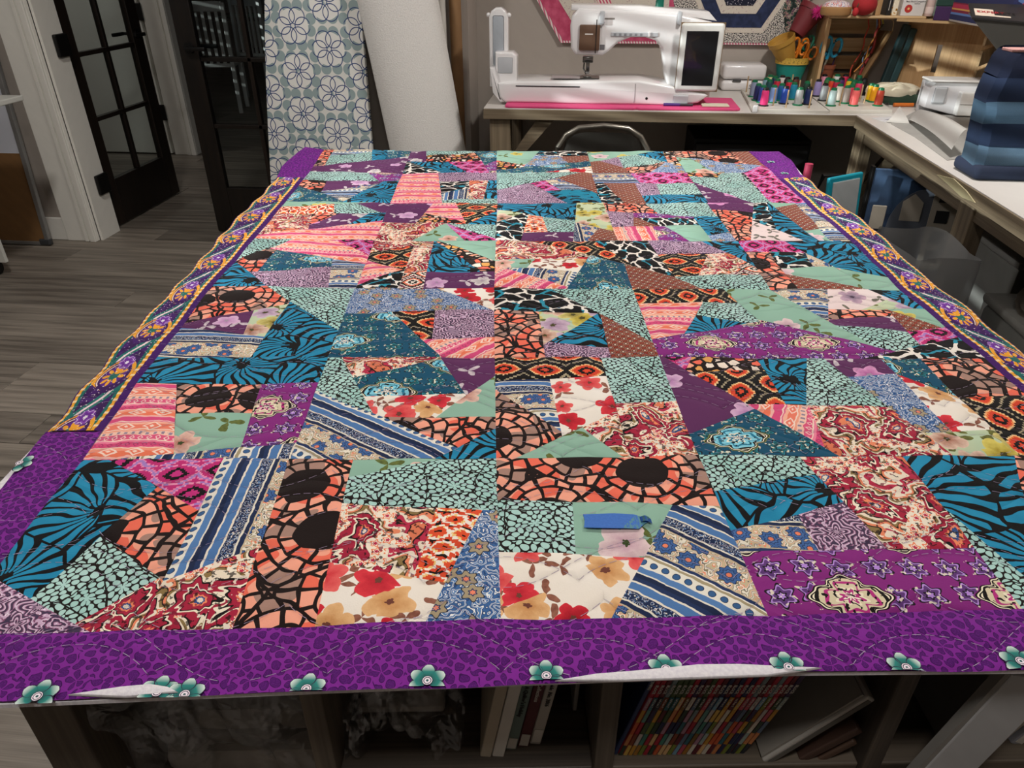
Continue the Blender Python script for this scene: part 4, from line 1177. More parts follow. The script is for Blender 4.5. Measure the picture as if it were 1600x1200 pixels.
# plastic-wrapped bolts in the left cubbies
pl_ = thing('fabric_bolt', 'grey-white folded fabric bolts under clear plastic in the leftmost cubby', 'fabric', aq(-.313, .62, .552), QROT)
BO = plain('#a7a199', .9)
MB().box(-.10, .105, -.11, .16, 0, .055, .02).out('lower_bolt', BO, pl_, True); MB().box(-.095, .10, -.09, .16, .056, .105, .02).out('upper_bolt', plain('#8d877f', .9), pl_, True)
pm = thing('fabric_bolt', 'grey folded fabric in the cubby right of the second divider', 'fabric', aq(-.115, .64, SH), QROT)
MB().box(-.055, .045, -.12, .16, 0, .012, .004).out('bolt', BO, pm, True); MB().box(-.05, .04, -.10, .16, .012, .022, .004).out('upper_fold', BO, pm, True)
gp = Gr('mat_plastic_film'); x, y, z = gp.sep(gp.coord('Object')); nz = gp.noise(x*1.0+y, z*1.4, .06, 3)
tr_ = gp.n('ShaderNodeBsdfTransparent'); gs = gp.n('ShaderNodeBsdfGlossy'); gs.inputs['Roughness'].default_value = .22; gs.inputs['Color'].default_value = (.7, .72, .75, 1)
df = gp.n('ShaderNodeBsdfTranslucent'); df.inputs['Color'].default_value = (.6, .6, .62, 1)
m1 = gp.n('ShaderNodeMixShader'); m2 = gp.n('ShaderNodeMixShader')
gp.put(m1.inputs[0], .5); gp.t.links.new(gs.outputs[0], m1.inputs[1]); gp.t.links.new(df.outputs[0], m1.inputs[2])
bp = gp.n('ShaderNodeBump'); bp.inputs['Distance'].default_value = .02; gp.put(bp.inputs['Height'], nz); gp.t.links.new(bp.outputs[0], gs.inputs['Normal'])
gp.put(m2.inputs[0], nz.pw(2.0)*.8+.10); gp.t.links.new(tr_.outputs[0], m2.inputs[1]); gp.t.links.new(m1.outputs[0], m2.inputs[2])
gp.t.links.new(m2.outputs[0], gp.t.nodes['Material Output'].inputs['Surface']); FILM = gp.mat
def film(x0, x1, z0, z1, y, label, seed):
    f = thing('plastic_bag', label, 'plastic bag', aq((x0+x1)/2, y, z0), QROT)
    def fn(i, j):
        x = (i-.5)*(x1-x0); z = j*(z1-z0)
        return (x, .014*math.sin(i*9+seed+j*5)+.010*math.sin(j*13-i*6+seed)+.006*math.sin(i*31+j*17), z)
    MB().grid(fn, 40, 24).out('film', FILM, f, True)
    MB().grid(lambda i, j: ((i-.5)*(x1-x0)*.98, .05+.012*math.sin(i*14+j*7+seed), j*(z1-z0)*.97), 30, 18).out('film_back', FILM, f, True)
film(-.42, -.205, .553, .83, .475, 'clear crumpled plastic film hanging in the leftmost cubby', 1.0)
film(-.175, -.045, .664, .835, .485, 'clear plastic bag stuffed left of the small book row', 4.2)
# ------------------------------------------------------------------ desks
DZ = .84
DW = wood('#574b3b', '#8a7b64', 'X', .03, .55); DWY = wood('#574b3b', '#8a7b64', 'Y', .03, .55); DWZ = wood('#574b3b', '#8a7b64', 'Z', .03, .55)
DTOP = plain('#cfcac4', .35, var=.015)
bd = thing('work_desk', 'white-topped wooden desk under the sewing machine along the back wall', 'desk', (.65, 3.65, 0))
MB().box(-1.105, 1.145, -.355, .36, .793, DZ-.004, .002).out('apron_frame', DW, bd)
MB().box(-1.103, 1.145, -.353, .36, DZ-.004, DZ, .001).out('white_top', DTOP, bd)
for x in (-1.08, 1.05):
    for y in (-.335, .25): MB().box(x, x+.092, y, y+.09, 0, .793, .003).out('leg', DWZ, bd)
for s, x in ((1, -.99),): MB().prism([(x, .62), (x+.03, .60), (x+.20, .793), (x+.12, .793)], -.325, -.285, 'XZ').out('brace', DW, bd)
MB().box(-.99, 1.05, .28, .31, .70, .79).out('back_rail', DW, bd)
rd = thing('work_desk', 'white-topped wooden desk along the right wall with a slanted leg brace', 'desk', (1.46, 2.2, 0))
MB().box(-.335, .335, -1.5, 1.085, .790, DZ-.004, .002).out('apron_frame', DWY, rd)
MB().box(-.333, .335, -1.5, 1.087, DZ-.004, DZ, .001).out('white_top', DTOP, rd)
MB().box(-.316, -.29, -1.5, 1.06, .745, .79, .002).out('under_rail', DWY, rd)
for y in (1.03, .02, -1.3): MB().box(-.325, -.275, y-.045, y+.045, 0, .79, .003).out('leg', DWZ, rd)
for y in (1.03, -1.3): MB().box(.24, .29, y-.045, y+.045, 0, .79, .003).out('leg', DWZ, rd)
MB().prism([(-.275, .56), (-.275, .50), (-.10, .74), (-.10, .79), (-.14, .79)], 1.01, 1.05, 'XZ').out('brace', DW, rd)
MB().box(-.30, .3, 1.01, 1.05, .74, .79).out('cross_rail', DW, rd)
tag(MB().prism([(a_-2.2, z_) for a_, z_ in ((2.427, 0.816), (2.316, 0.833), (2.221, 0.823), (2.152, 0.808), (2.234, 0.800), (2.345, 0.810))], -.340, -.3365, 'YZ').out('torn_strip', plain('#a99f7c', .8), rd), 'ragged pale strip under the apron')
# ------------------------------------------------------------------ folding chair
fc = thing('folding_chair', 'dark metal folding chair pushed under the sewing desk', 'chair', (.075, 3.12, 0))
STL = plain('#8f8a80', .3, .75); FCM = plain('#47443f', .4, .4)
w = .205; path = [(-w-.015, .03, 0), (-w-.012, .05, .45), (-w, .075, .62), (-w+.012, .082, .70), (-w+.045, .088, .75), (-w+.10, .09, .782), (0, .092, .792), (w-.10, .09, .782), (w-.045, .088, .75), (w-.012, .082, .70), (w, .075, .62), (w+.012, .05, .45), (w+.015, .03, 0)]
MB().tube(path, .011, 10).out('frame', STL, fc, True)
MB().grid(lambda i, j: ((i-.5)*(.375-.05*j*j*2*abs(i-.5)), .075+.012*j-.025*(1-(2*i-1)**2), .545+.225*j*(1-.22*(2*i-1)**4)), 14, 8).thick(.002).out('backrest', FCM, fc, True)
MB().box(-.19, .19, -.33, .05, .44, .455, .006).out('seat', FCM, fc)
for s in (-1, 1): MB().tube([(s*(w-.02), .06, .46), (s*(w-.02), -.30, .0)], .010).out('leg', STL, fc, True)
# ------------------------------------------------------------------ sewing machine on its mat
PINK = plain('#d8467c', .6, var=.03)
mt = thing('machine_mat', 'hot pink quilted mat under the sewing machine', 'mat', (0, 0, DZ))
MB().prism([(-.36, 3.31), (-.345, 3.30), (.20, 3.302), (.212, 3.312), (.225, 3.302), (.64, 3.325), (.655, 3.335), (.655, 3.36), (.66, 3.59), (-.36, 3.62)], .0005, .012, 'XY', .004).out('pad', PINK, mt)
MW = plain('#e6e4e4', .17, var=.01, coat=.3); MG = plain('#b9bcc0', .35, var=.01)
sm = thing('sewing_machine', 'large white sewing and embroidery machine with a dark upright screen', 'sewing machine', (0, 0, 0))
YF = 3.40
def fp(*pts): return [tuple(p) for p in pts]
bed = [(-0.301, 0.940), (0.221, 0.950), (0.332, 0.934), (0.507, 0.903), (0.517, 0.893), (0.477, 0.863), (0.396, 0.851), (-0.364, 0.852), (-0.392, 0.873), (-0.398, 0.931)]
bed = [(x, max(z, DZ+.012)) for x, z in bed]
MB().prism(bed, 3.365, 3.60, 'XZ', .010, seg=3).out('bed', MW, sm, True)
body = [(-0.063, 1.045), (-0.084, 1.071), (-0.090, 1.158), (-0.084, 1.197), (-0.058, 1.221), (0.093, 1.219), (0.359, 1.204), (0.500, 1.176), (0.528, 1.150), (0.531, 0.880), (0.358, 0.887), (0.325, 0.981), (0.315, 1.024), (0.302, 1.074), (0.274, 1.104), (0.230, 1.116), (0.168, 1.115), (0.118, 1.095), (0.080, 1.060), (0.056, 1.044)]
MB().prism(body, 3.41, 3.56, 'XZ', .012, seg=3).out('arm_and_head', MW, sm, True)
lid = [(-0.090, 1.215), (-0.089, 1.236), (0.199, 1.233), (0.487, 1.213), (0.524, 1.178), (0.362, 1.198)]
MB().prism(lid, 3.43, 3.57, 'XZ', .006).out('lid', MW, sm, True)
BRN = plain('#6e5443', .35, .3, var=.05)
a, b = (-0.049, 1.163), (0.038, 1.063)
MB().box(a[0], b[0], 3.399, 3.412, b[1], a[1], .004).out('needle_cover', BRN, sm, True).name = 'needle_cover'
tag(MB().box(b[0]-.018, b[0]-.014, 3.3975, 3.4, b[1]-.01, a[1]+.02).out('cover_seam', plain('#2a201b', .4), sm), 'dark curved seam')
mkm = plain('#e6e0da', .4)
MB().box((a[0]+b[0])/2-.02, (a[0]+b[0])/2+.014, 3.3982, 3.399, .5*(a[1]+b[1])+.012, .5*(a[1]+b[1])+.016).out('maker_mark', mkm, sm)
a, b = (0.085, 1.135), (0.283, 1.122)
pnl = MB().box(a[0], b[0], 3.4065, 3.411, b[1]-.004, a[1], .002).out('button_panel', MG, sm)
for i in range(6): MB().box(a[0]+.012+.022*i, a[0]+.022+.022*i, 3.405, 3.407, b[1], a[1]-.004, .001).out('button', plain('#8d9095', .4), pnl)
tag(MB().box(a[0]+.155, a[0]+.165, 3.401, 3.408, b[1]-.004, a[1]+.002, .002).out('slider', MW, pnl), 'small white speed slider')
a = (0.051, 1.078); MB().box(a[0]-.01, a[0]+.01, 3.4085, 3.411, a[1]-.012, a[1]+.008).out('emblem', plain('#6b6a6e', .5), sm)
MB().box(*sorted([a[0]-.005, a[0]+.045]), 3.409, 3.4105, a[1]+.105, a[1]+.111).out('model_mark', plain('#8a8580', .5), sm)
CH = plain('#9b9a98', .2, .95)
nx, nz = (-0.009, 1.016)
nd = MB().box(nx-.022, nx+.024, 3.43, 3.47, nz-.005, nz+.02, .003).box(nx-.006, nx+.01, 3.435, 3.46, nz-.05, nz, .002).tube([(nx-.014, 3.44, nz), (nx-.016, 3.44, nz-.03), (nx-.004, 3.445, nz-.052)], .004).box(nx-.016, nx+.02, 3.425, 3.47, nz-.066, nz-.058, .002)
nd.out('presser_foot', CH, sm, True)
px_, pz_ = (-0.001, 0.969)
bz = max(p[1] for p in bed)
MB().box(nx-.03, nx+.055, 3.41, 3.50, bz-.001, bz+.0015).out('needle_plate', plain('#6d6a66', .3, .8), sm)
rul = MB().box(nx-.155, nx-.03, 3.40, 3.48, bz, bz+.0012).out('ruler_print', plain('#a79fa0', .5, var=.15, size=.006), sm)
a = (-0.318, 0.923); b = (-0.037, 0.924)
MB().box(a[0], b[0], 3.3635, 3.366, a[1]-.003, a[1]+.001).out('unit_slot', plain('#2a2b30', .4), sm)
a = (0.203, 0.902); MB().box(a[0]-.001, a[0]+.001, 3.3635, 3.366, DZ+.02, bz-.012).out('bed_joint', plain('#9a9498', .5), sm)
a = (0.255, 0.879); MB().lathe([(0, 0), (.0055, 0), (.0055, .002), (0, .002)], 14, T(a[0], 3.366, a[1]) @ Rx(90)).out('jack_hole', BLK, sm)
a = (0.371, 0.892); MB().box(a[0], a[0]+.062, 3.357, 3.372, DZ+.02, a[1]+.002, .003).out('lever_block', MG, sm)
# screen
a, c = (0.374, 1.176), (0.542, 0.910); b = (0.550, 1.168)
S_ = thing('screen_unit', None, None); bpy.data.objects.remove(S_)
x0, x1, z0, z1 = a[0]-.002, b[0], c[1]+.002, a[1]
scr = MB().box(x0, x1, 3.355, 3.378, z0, z1, .012, seg=3).out('screen_frame', plain('#d6d6d2', .25, coat=.4), sm, True)
gs_ = MB().box(x0+.024, x1-.024, 3.3535, 3.356, z0+.024, z1-.03).out('display', plain('#15171b', .12, coat=.6), scr)
tag(MB().prism([(x0-.002, z0-.002), (x1+.002, z0-.002), (x1+.002, z1+.002), (x0-.002, z1+.002)], 3.366, 3.372, 'XZ').out('gold_trim', plain('#a98f6a', .3, .7), scr), 'thin gold edging')
# embroidery unit
eu = MB(); a, b = (-0.435, 1.221), (-0.351, 0.981)
h = a[1]; xa, xb = a[0]-.012, b[0]-.012
prof = [(xa, .90), (xb, .90), (xb, h-.035), (xb-.012, h-.012), (xb-.03, h), (xa+.03, h), (xa+.012, h-.012), (xa, h-.035)]
eu.prism(prof, 3.47, 3.53, 'XZ', .008, seg=3); e1 = eu.out('embroidery_arm', MW, sm, True)
MB().box(xa+.018, xb-.018, 3.467, 3.472, .97, h-.03, .006).out('arm_panel', plain('#a3a9b0', .4), e1, True)
for x in (xa-.003, xb+.003): MB().ball((x, 3.49, h-.03), .010).out('arm_knob', MW, e1, True)
a, b = (-0.412, 1.053), (-0.324, 0.899)
MB().prism([(a[0], b[1]+.012), (a[0]+.012, b[1]), (b[0]-.004, b[1]), (b[0]+.006, b[1]+.02), (b[0]+.006, a[1]-.015), (b[0]-.012, a[1]), (a[0], a[1])], 3.40, 3.49, 'XZ', .009, seg=3).out('carriage', MW, sm, True)
MB().box(a[0]+.012, b[0]-.012, 3.398, 3.402, b[1]+.07, a[1]-.02, .004).out('carriage_panel', MG, sm, True)
a = (-0.434, 0.992); MB().prism([(a[0], a[1]), (a[0]+.02, a[1]), (a[0]+.05, DZ+.03), (a[0]+.07, DZ+.0125), (a[0]+.045, DZ+.0125), (a[0]+.012, DZ+.05)], 3.37, 3.50, 'XZ', .008).out('unit_side', MW, sm, True)
# thread gear on top
for x, w2 in ((0.034, 1.213)[0:1]+(.02,), ((0.358, 1.201)[0], .016)):
    MB().box(x, x+w2, 3.395, 3.43, 1.165, 1.215, .005).out('thread_guide', MG, sm, True)
tx_, tz_ = (0.285, 1.218)
tg = thing('thread_spool', 'green spool of thread standing on top of the sewing machine', 'thread spool', (tx_, 3.50, tz_-.004))
MB().lathe([(0, 0), (.028, 0), (.028, .004), (.018, .008), (.0165, .055), (.013, .10), (0, .10)], 18).out('thread_cone', plain('#0f6a58', .4, var=.1, size=.004), tg, True)
MB().lathe([(0, .10), (.012, .10), (.012, .108), (0, .108)], 14).out('spool_top', plain('#0b4a3c', .4), tg)
# white overlocker case, cream card
sc = thing('accessory_case', 'white rounded accessory case behind the left thread tray', 'case', (0, 0, 0))
a, b = (0.651, 0.838), (0.858, 0.960)
zt = b[1]; zm = DZ+(zt-DZ)*.42
MB().box(a[0], b[0], 3.86, 4.0, DZ, zm-.002, .016, seg=3).out('lower_shell', MW, sc, True)
MB().box(a[0], b[0], 3.86, 4.0, zm+.002, zt, .016, seg=3).out('lid', MW, sc, True)
MB().box(a[0]+.05, a[0]+.09, 3.856, 3.862, zm-.006, zm+.004).out('latch', plain('#4a4a4c', .4), sc)
text_mesh('Solis', .03, plain('#7a7672', .5), sc, T(b[0]-.075, 3.859, zm-.03) @ Rx(90))
tag(MB().box(.495, .61, 3.34, 3.40, DZ+.0125, DZ+.019, .002, M=None).out('folded_cloth', plain('#d5cfb8', .9), None), 'small folded cream cloth at the right end of the pink mat', 'cloth')
pe = thing('seam_ripper', 'purple and dark pen-like tool under the machine bed', 'tool', (.38, 3.352, DZ+.018))
MB().tube([(-.05, 0, 0), (.02, .0, 0)], .006).out('handle', plain('#3f2170', .4), pe, True)
MB().tube([(.02, 0, 0), (.075, .0, 0)], .0055).out('barrel', plain('#2c2a30', .4), pe, True)
# ------------------------------------------------------------------ hexagon quilt on the wall
ga = {}
def quiltmat(n, fn, rough=.9):
    g = Gr('mat_'+n); x, y, z = g.sep(g.coord('Object')); return g.done(fn(g, x, z), rough)
GING = quiltmat('gingham', lambda g, x, z: g.mix((((x+z*.3)*(1/.014)).fr()) > .5, '#e9dcd8', '#cf6a86'))
CREAM = quiltmat('cream_print', lambda g, x, z: g.ramp(g.noise(x, z, .012, 2), [(0, '#cfc6b8'), (.58, '#d8cfc2'), (.64, '#b9a7a0')]))
SPOT = quiltmat('speckle', lambda g, x, z: g.mix(g.noise(x, z, .0045, 1) > .5, '#dcd6cc', '#1d1b22'))
NAVY = quiltmat('navy_star', lambda g, x, z: g.mix(g.noise(x, z, .006, 0) > .73, '#14182e', '#c9c6cc'))
NAVY2 = quiltmat('navy_mottle', lambda g, x, z: g.ramp(g.noise(x, z, .03, 3), [(.3, '#1c2542'), (.7, '#2a3558')], 'LINEAR'))
FLOW = quiltmat('dark_floral', lambda g, x, z: g.ramp(g.noise(x, z, .022, 2), [(0, '#1a2422'), (.42, '#3c5148'), (.52, '#b08a7c'), (.58, '#5a3d56'), (.66, '#c2b6a0'), (.72, '#22302c')]))
ROSE = quiltmat('rose_mottle', lambda g, x, z: g.ramp(g.noise(x, z, .04, 3), [(.3, '#b23c5e'), (.7, '#cc5a7a')], 'LINEAR'))
STRI = quiltmat('pink_stripe', lambda g, x, z: g.mix(((x*1.0+z*.55)*(1/.016)).fr() > .5, '#e2d6cc', '#c9506f'))
wq = thing('hexagon_wall_quilt', 'hexagon patchwork quilt with pink gingham binding hung behind the sewing machine', 'wall quilt', (.35, 4.0, 1.24))
def hexpts(cx, cz, r, rot=0): return [(cx+r*math.cos(math.radians(60*i+rot)), cz+r*math.sin(math.radians(60*i+rot))) for i in range(6)]
z0q = -.205
ol = [(-.50, z0q), (.60, z0q), (.74, .10), (.60, .42), (-.50, .42), (-.70, .10)]
def shrink(P, d):
    cx = sum(p[0] for p in P)/len(P); cz = sum(p[1] for p in P)/len(P)
    return [(cx+(x-cx)*(1-d/.6), cz+(z-cz)*(1-d/.33)) for x, z in P]
MB().prism(ol, -.004, .012, 'XZ').out('gingham_binding', GING, wq)
MB().prism(shrink(ol, .012), -.006, -.003, 'XZ').out('rose_border', ROSE, wq)
MB().prism([(-.40, z0q+.03), (.02, z0q+.03), (.02, .38), (-.46, .38), (-.60, .10)], -.008, -.0055, 'XZ').out('cream_field', CREAM, wq)
MB().prism([(-.37, .05), (-.25, z0q+.06), (-.20, z0q+.06), (-.32, .10)], -.010, -.0075, 'XZ').out('striped_diamond', STRI, wq)
MB().prism([(.10, z0q+.010), (.59, z0q+.010), (.725, .10), (.59, .41), (.02, .41), (.0, .1)], -.0082, -.0058, 'XZ').out('speckled_field', SPOT, wq)
hx = .355
for r, m, n, yy in ((.262, CREAM, 'cream_ring', -.0105), (.235, NAVY2, 'navy_ring', -.0125), (.165, CREAM, 'cream_ring', -.0145), (.125, NAVY, 'navy_centre', -.0165)):
    MB().prism([(hx+(p[0]-hx)*1.0, p[1]) for p in hexpts(hx, .075, r)], yy, yy+.003, 'XZ').out(n, m, wq)
MB().prism([(.60, z0q+.03), (.66, z0q+.10), (.72, .10), (.66, .2), (.60, .08), (.56, -.04)], -.0105, -.0078, 'XZ').out('dark_floral_piece', FLOW, wq)
MB().prism([(.07, z0q+.2), (.13, z0q+.2), (.10, .2), (.02, .2)], -.0105, -.0078, 'XZ').out('dark_floral_piece', FLOW, wq)
# ------------------------------------------------------------------ thread trays and spools
TRW = plain('#c9c4ba', .45, var=.02); DOW = wood('#a88a63', '#cdb088', 'Z', .01, .6)
def tray(name_label, pts, pegs):
    t = thing('thread_tray', name_label, 'thread rack', (0, 0, DZ))
    MB().prism(pts, 0, .014, 'XY', .002).out('board', TRW, t)
    for (x, y) in pegs: MB().tube([(x, y, .014), (x, y, .085)], .0032, 6).out('peg', DOW, t, True)
    return t
tr1 = tray('white board of thread pegs holding mostly blue spools', [(.700, 3.30), (1.015, 3.30), (1.03, 3.84), (.745, 3.84)], [(0.751, 3.744), (0.749, 3.635), (0.803, 3.392), (0.848, 3.351), (0.943, 3.345), (0.964, 3.638), (1.023, 3.679), (0.974, 3.822)])
tag(MB().box(.700, .722, 3.297, 3.303, .0, .03, .004).out('corner_bracket', MW, tr1), 'white corner tab with a screw hole')
tr2 = tray('white board of thread pegs holding pink, yellow and grey spools', [(1.02, 3.31), (1.285, 3.34), (1.33, 3.795), (1.04, 3.795)], [(1.042, 3.447), (1.091, 3.421), (1.144, 3.521), (1.207, 3.527), (1.217, 3.496), (1.157, 3.803), (1.270, 3.852)])
GB = plain('#0f6b45', .35); BB = plain('#1a1a1c', .35)
cone_cache = {}
def spool(x, y, colr, words, base='g', h=.074, r=.0165, grp=None):
    s = thing('thread_spool', words, 'thread spool', (x, y, DZ+.014), 0, grp)
    b = GB if base == 'g' else BB
    if ('b', base) not in cone_cache:
        o = MB().lathe([(0, 0), (.0215, 0), (.0215, .004), (.012, .008), (0, .008)], 16).out('base', b, s); cone_cache[('b', base)] = o.data
    else:
        o = bpy.data.objects.new('base', cone_cache[('b', base)]); COL.objects.link(o); o.parent = s
    MB().lathe([(0, .006), (r, .006), (r*1.02, .02), (r*.93, h*.78), (r*.80, h*.86), (0, h*.86)], 16).out('thread', plain(colr, .38, var=.09, size=.0015), s, True)
    MB().lathe([(0, h*.855), (r*.78, h*.86), (r*.70, h*.97), (r*.3, h), (0, h)], 12).out('top_cap', b, s, True)
SPOOLS = [
 ((0.761, 3.384), '#e0387c', 'bright pink spool with black base at the front of the left tray', 'b'),
 ((0.755, 3.511), '#1b2358', 'dark navy spool left of the bright pink one', 'g'),
 ((0.766, 3.463), '#2d3f92', 'indigo spool just behind the bright pink one', 'g'),
 ((0.757, 3.613), '#8893ac', 'grey-blue spool at the left edge of the left tray', 'g'),
 ((0.814, 3.468), '#7a93c4', 'light blue spool right of the bright pink one', 'g'),
 ((0.858, 3.521), '#17578f', 'mid blue spool behind the royal blue one', 'g'),
 ((0.858, 3.441), '#2146a0', 'royal blue spool with black base', 'b'),
 ((0.921, 3.561), '#1c7d9c', 'teal-blue spool in the middle of the left tray', 'g'),
 ((0.912, 3.415), '#a3a7a6', 'silver-grey spool with green base, front of the left tray', 'g'),
 ((0.955, 3.434), '#182755', 'navy spool with black base at the right of the left tray', 'b'),
 ((0.987, 3.601), '#103c2e', 'bottle-green spool behind the navy one', 'g'),
 ((0.824, 3.690), '#7fa3b4', 'pale steel-blue spool, back row of the left tray', 'g'),
 ((0.861, 3.786), '#e2d8a0', 'cream-yellow spool at the very back of the left tray', 'g'),
 ((0.828, 3.637), '#1d4a50', 'dark teal spool in the back row of the left tray', 'g'),
 ((0.875, 3.750), '#1a2c4c', 'ink-blue spool at the back of the left tray', 'g'),
 ((0.868, 3.659), '#c42740', 'crimson spool left of the white one, back of the left tray', 'g'),
 ((0.915, 3.773), '#dcd4d0', 'white spool at the back of the left tray', 'b'),
 ((0.927, 3.719), '#141416', 'black spool at the back of the left tray', 'b'),
 ((0.916, 3.629), '#c01f38', 'red spool behind the royal blue one', 'g'),
 ((0.966, 3.723), '#5e2f26', 'brown spool at the back right of the left tray', 'b'),
 ((1.053, 3.660), '#988bc0', 'lilac spool at the left edge of the right tray', 'b'),
 ((1.050, 3.540), '#8b9092', 'dark silver spool with black base on the right tray', 'b'),
 ((1.052, 3.413), '#a6bcbb', 'pale mint-grey spool with green base, front of the right tray', 'g'),
 ((1.111, 3.530), '#d5cfc2', 'off-white spool behind the pale mint-grey one', 'g'),
 ((1.129, 3.483), '#a0968e', 'taupe spool between off-white and red ones', 'g'),
 ((1.150, 3.502), '#cf3c54', 'raspberry-red spool behind the salmon one', 'g'),
 ((1.149, 3.423), '#ee6a68', 'salmon-pink spool at the front of the right tray', 'g'),
 ((1.274, 3.717), '#131314', 'tall black spool right of the red ones', 'b'),
 ((1.256, 3.561), '#f0c010', 'bright yellow spool near the right end', 'g'),
 ((1.263, 3.529), '#eda31a', 'amber spool between yellow and rust ones', 'g'),
 ((1.254, 3.433), '#b0402c', 'rust-red spool at the right front of the right tray', 'g'),
 ((1.124, 3.831), '#d98fa6', 'pale pink spool at the back of the right tray', 'b'),
 ((1.109, 3.719), '#2f6b34', 'leaf-green spool behind the dark silver one', 'g'),
 ((1.120, 3.684), '#d03d1c', 'orange-red spool behind the pale mint-grey one', 'g'),
 ((1.185, 3.838), '#d9d9d6', 'bright white spool in the back row of the right tray', 'g'),
 ((1.172, 3.725), '#4a2d68', 'deep purple spool in the back row', 'b'),
 ((1.131, 3.650), '#a8173c', 'wine-red spool behind the off-white one', 'g'),
 ((1.225, 3.842), '#c4204a', 'carmine spool at the back of the right tray', 'b'),
 ((1.200, 3.692), '#e0b91c', 'golden spool in the back row of the right tray', 'g'),
 ((1.210, 3.658), '#1d6a3c', 'emerald spool behind the raspberry-red one', 'g'),
 ((1.223, 3.625), '#d23a62', 'cherry-pink spool behind the salmon one', 'g'),
 ((1.278, 3.809), '#1c3f36', 'dark pine-green spool at the very back of the right tray', 'g')]
for (x, y), c, wds, bs in SPOOLS: spool(x, y, c, wds, bs, grp='thread spools on the pegs')
# ------------------------------------------------------------------ topsy-turvy flower pots, scissors
def pot(name, label, mat, rim, base, rtop, rbot, h, rimh, rot=None, rimmat=None, soil=True):
    p = thing(name, label, 'flower pot', base, rot=rot)
    MB().lathe([(0, 0), (rbot, 0), (rtop*.94, h-rimh), (rtop*.94-.006, h-rimh), (rbot-.005, .006), (0, .006)], 24).out('body', mat, p, True)
    MB().lathe([(rtop*.94, h-rimh), (rtop, h-rimh), (rtop*1.03, h), (rtop*.95, h), (rtop*.9, h-rimh)], 24).out('rim', rimmat or mat, p, True)
    return p
gt2 = Gr('mat_tape_measure'); x, y, z = gt2.sep(gt2.coord('Object')); aa = gt2.m('ARCTAN2', y, x)*(24/(2*PI))
tick = ((aa*3).fr() < .16)*(z > .138); num = (gt2.noise(aa, z*120, .35, 1) > .58)*((aa.fr()-.5).ab() < .25)*((z-.132).ab() < .006)
TAPEY = gt2.done(gt2.mix(tick.mx(num), '#d5b04c', '#2a2418'), .6)
TEAL = plain('#1b8a80', .45); YELP = plain('#b98d3c', .55); REDP = plain('#6d1f26', .55)
tpx, tpy = (.985, 3.935)
tp_ = pot('flower_pot', 'turquoise flower pot with a yellow tape-measure rim', TEAL, None, (tpx, tpy, DZ), .078, .047, .150, .029, rimmat=TAPEY)
pot('flower_pot', 'mustard yellow flower pot tipped over inside the turquoise one', YELP, None, (tpx-.02, tpy-.015, DZ+.122), .062, .036, .125, .022, rot=(math.radians(8), math.radians(-28), 0))
rp_ = pot('flower_pot', 'dark red flower pot tilted on top of the pot stack', REDP, None, (tpx-.01, tpy-.02, DZ+.252), .062, .038, .13, .024, rot=(math.radians(-8), math.radians(30), 0))
pf = bmesh.new(); random.seed(3)
fz = MB()
for i in range(120):
    d = Vector((random.gauss(0, 1), random.gauss(0, 1), random.gauss(0, 1))).normalized()*random.uniform(.022, .038)
    fz.tube([(0, 0, 0), d*.6, d], [.0016, .0014, .0004], 3, False)
pk = fz.out('pom_pom', plain('#d42f86', .9), None); pk.location = (1.04, 3.85, 1.190)
tag(pk, 'fluffy hot pink pompom on the rim of the red pot', 'pompom')
def scissors(label, loc, rot, col, s=1.0):
    o = thing('scissors', label, 'scissors', loc, rot=rot); m = plain(col, .35)
    for sg in (-1, 1):
        P = [(sg*(.006+.024*(1-math.cos(2*PI*i/16))*.9)*s, .003*sg, (.055+.030*math.sin(2*PI*i/16)*1.25+.012)*s) for i in range(17)]
        MB().tube(P, .0065*s, 8, False).tube([(sg*.006*s, .003*sg, .06*s), (sg*.002*s, .003*sg, .015*s)], .0068*s, 8).out('handle', m, o, True)
        MB().prism([(-.006*s, .02*s), (.006*s, .02*s), (.003*s*-sg, -.09*s)], .003*sg-.001, .003*sg+.001, 'XZ').out('blade', CH, o)
    return o
scissors('orange-handled scissors standing in the turquoise pot', (tpx+.005, tpy-.03, DZ+.136), (math.radians(5), math.radians(6), .35), '#d97a1e', .95)
scissors('smaller orange-handled snips leaning right in the turquoise pot', (tpx+.04, tpy-.03, DZ+.132), (math.radians(5), math.radians(24), -.5), '#dd7f24', .8)
scissors('green-handled scissors leaning right in the turquoise pot', (tpx+.055, tpy+.01, DZ+.140), (math.radians(-4), math.radians(30), .2), '#2f7d62', .95)
tc = pot('flower_pot', 'small plain terracotta pot right of the turquoise pot', plain('#8a4a30', .7), None, (1.140, 3.875, DZ+.010), .036, .024, .115, .018)
scissors('blue-handled scissors standing above the terracotta pot', (1.118, 3.85, DZ+.135), (math.radians(4), math.radians(10), .25), '#2493b8', 1.05)
pn = thing('pencil', 'dark purple pencil in the terracotta pot', 'pencil', (1.148, 3.875, DZ+.026), rot=(0, math.radians(8), 0))
MB().tube([(0, 0, 0), (0, 0, .14)], .004, 6).out('shaft', plain('#3d1f3e', .5), pn); MB().tube([(0, 0, .14), (0, 0, .152)], [.004, .0006], 6).out('tip', plain('#c9a777', .7), pn)
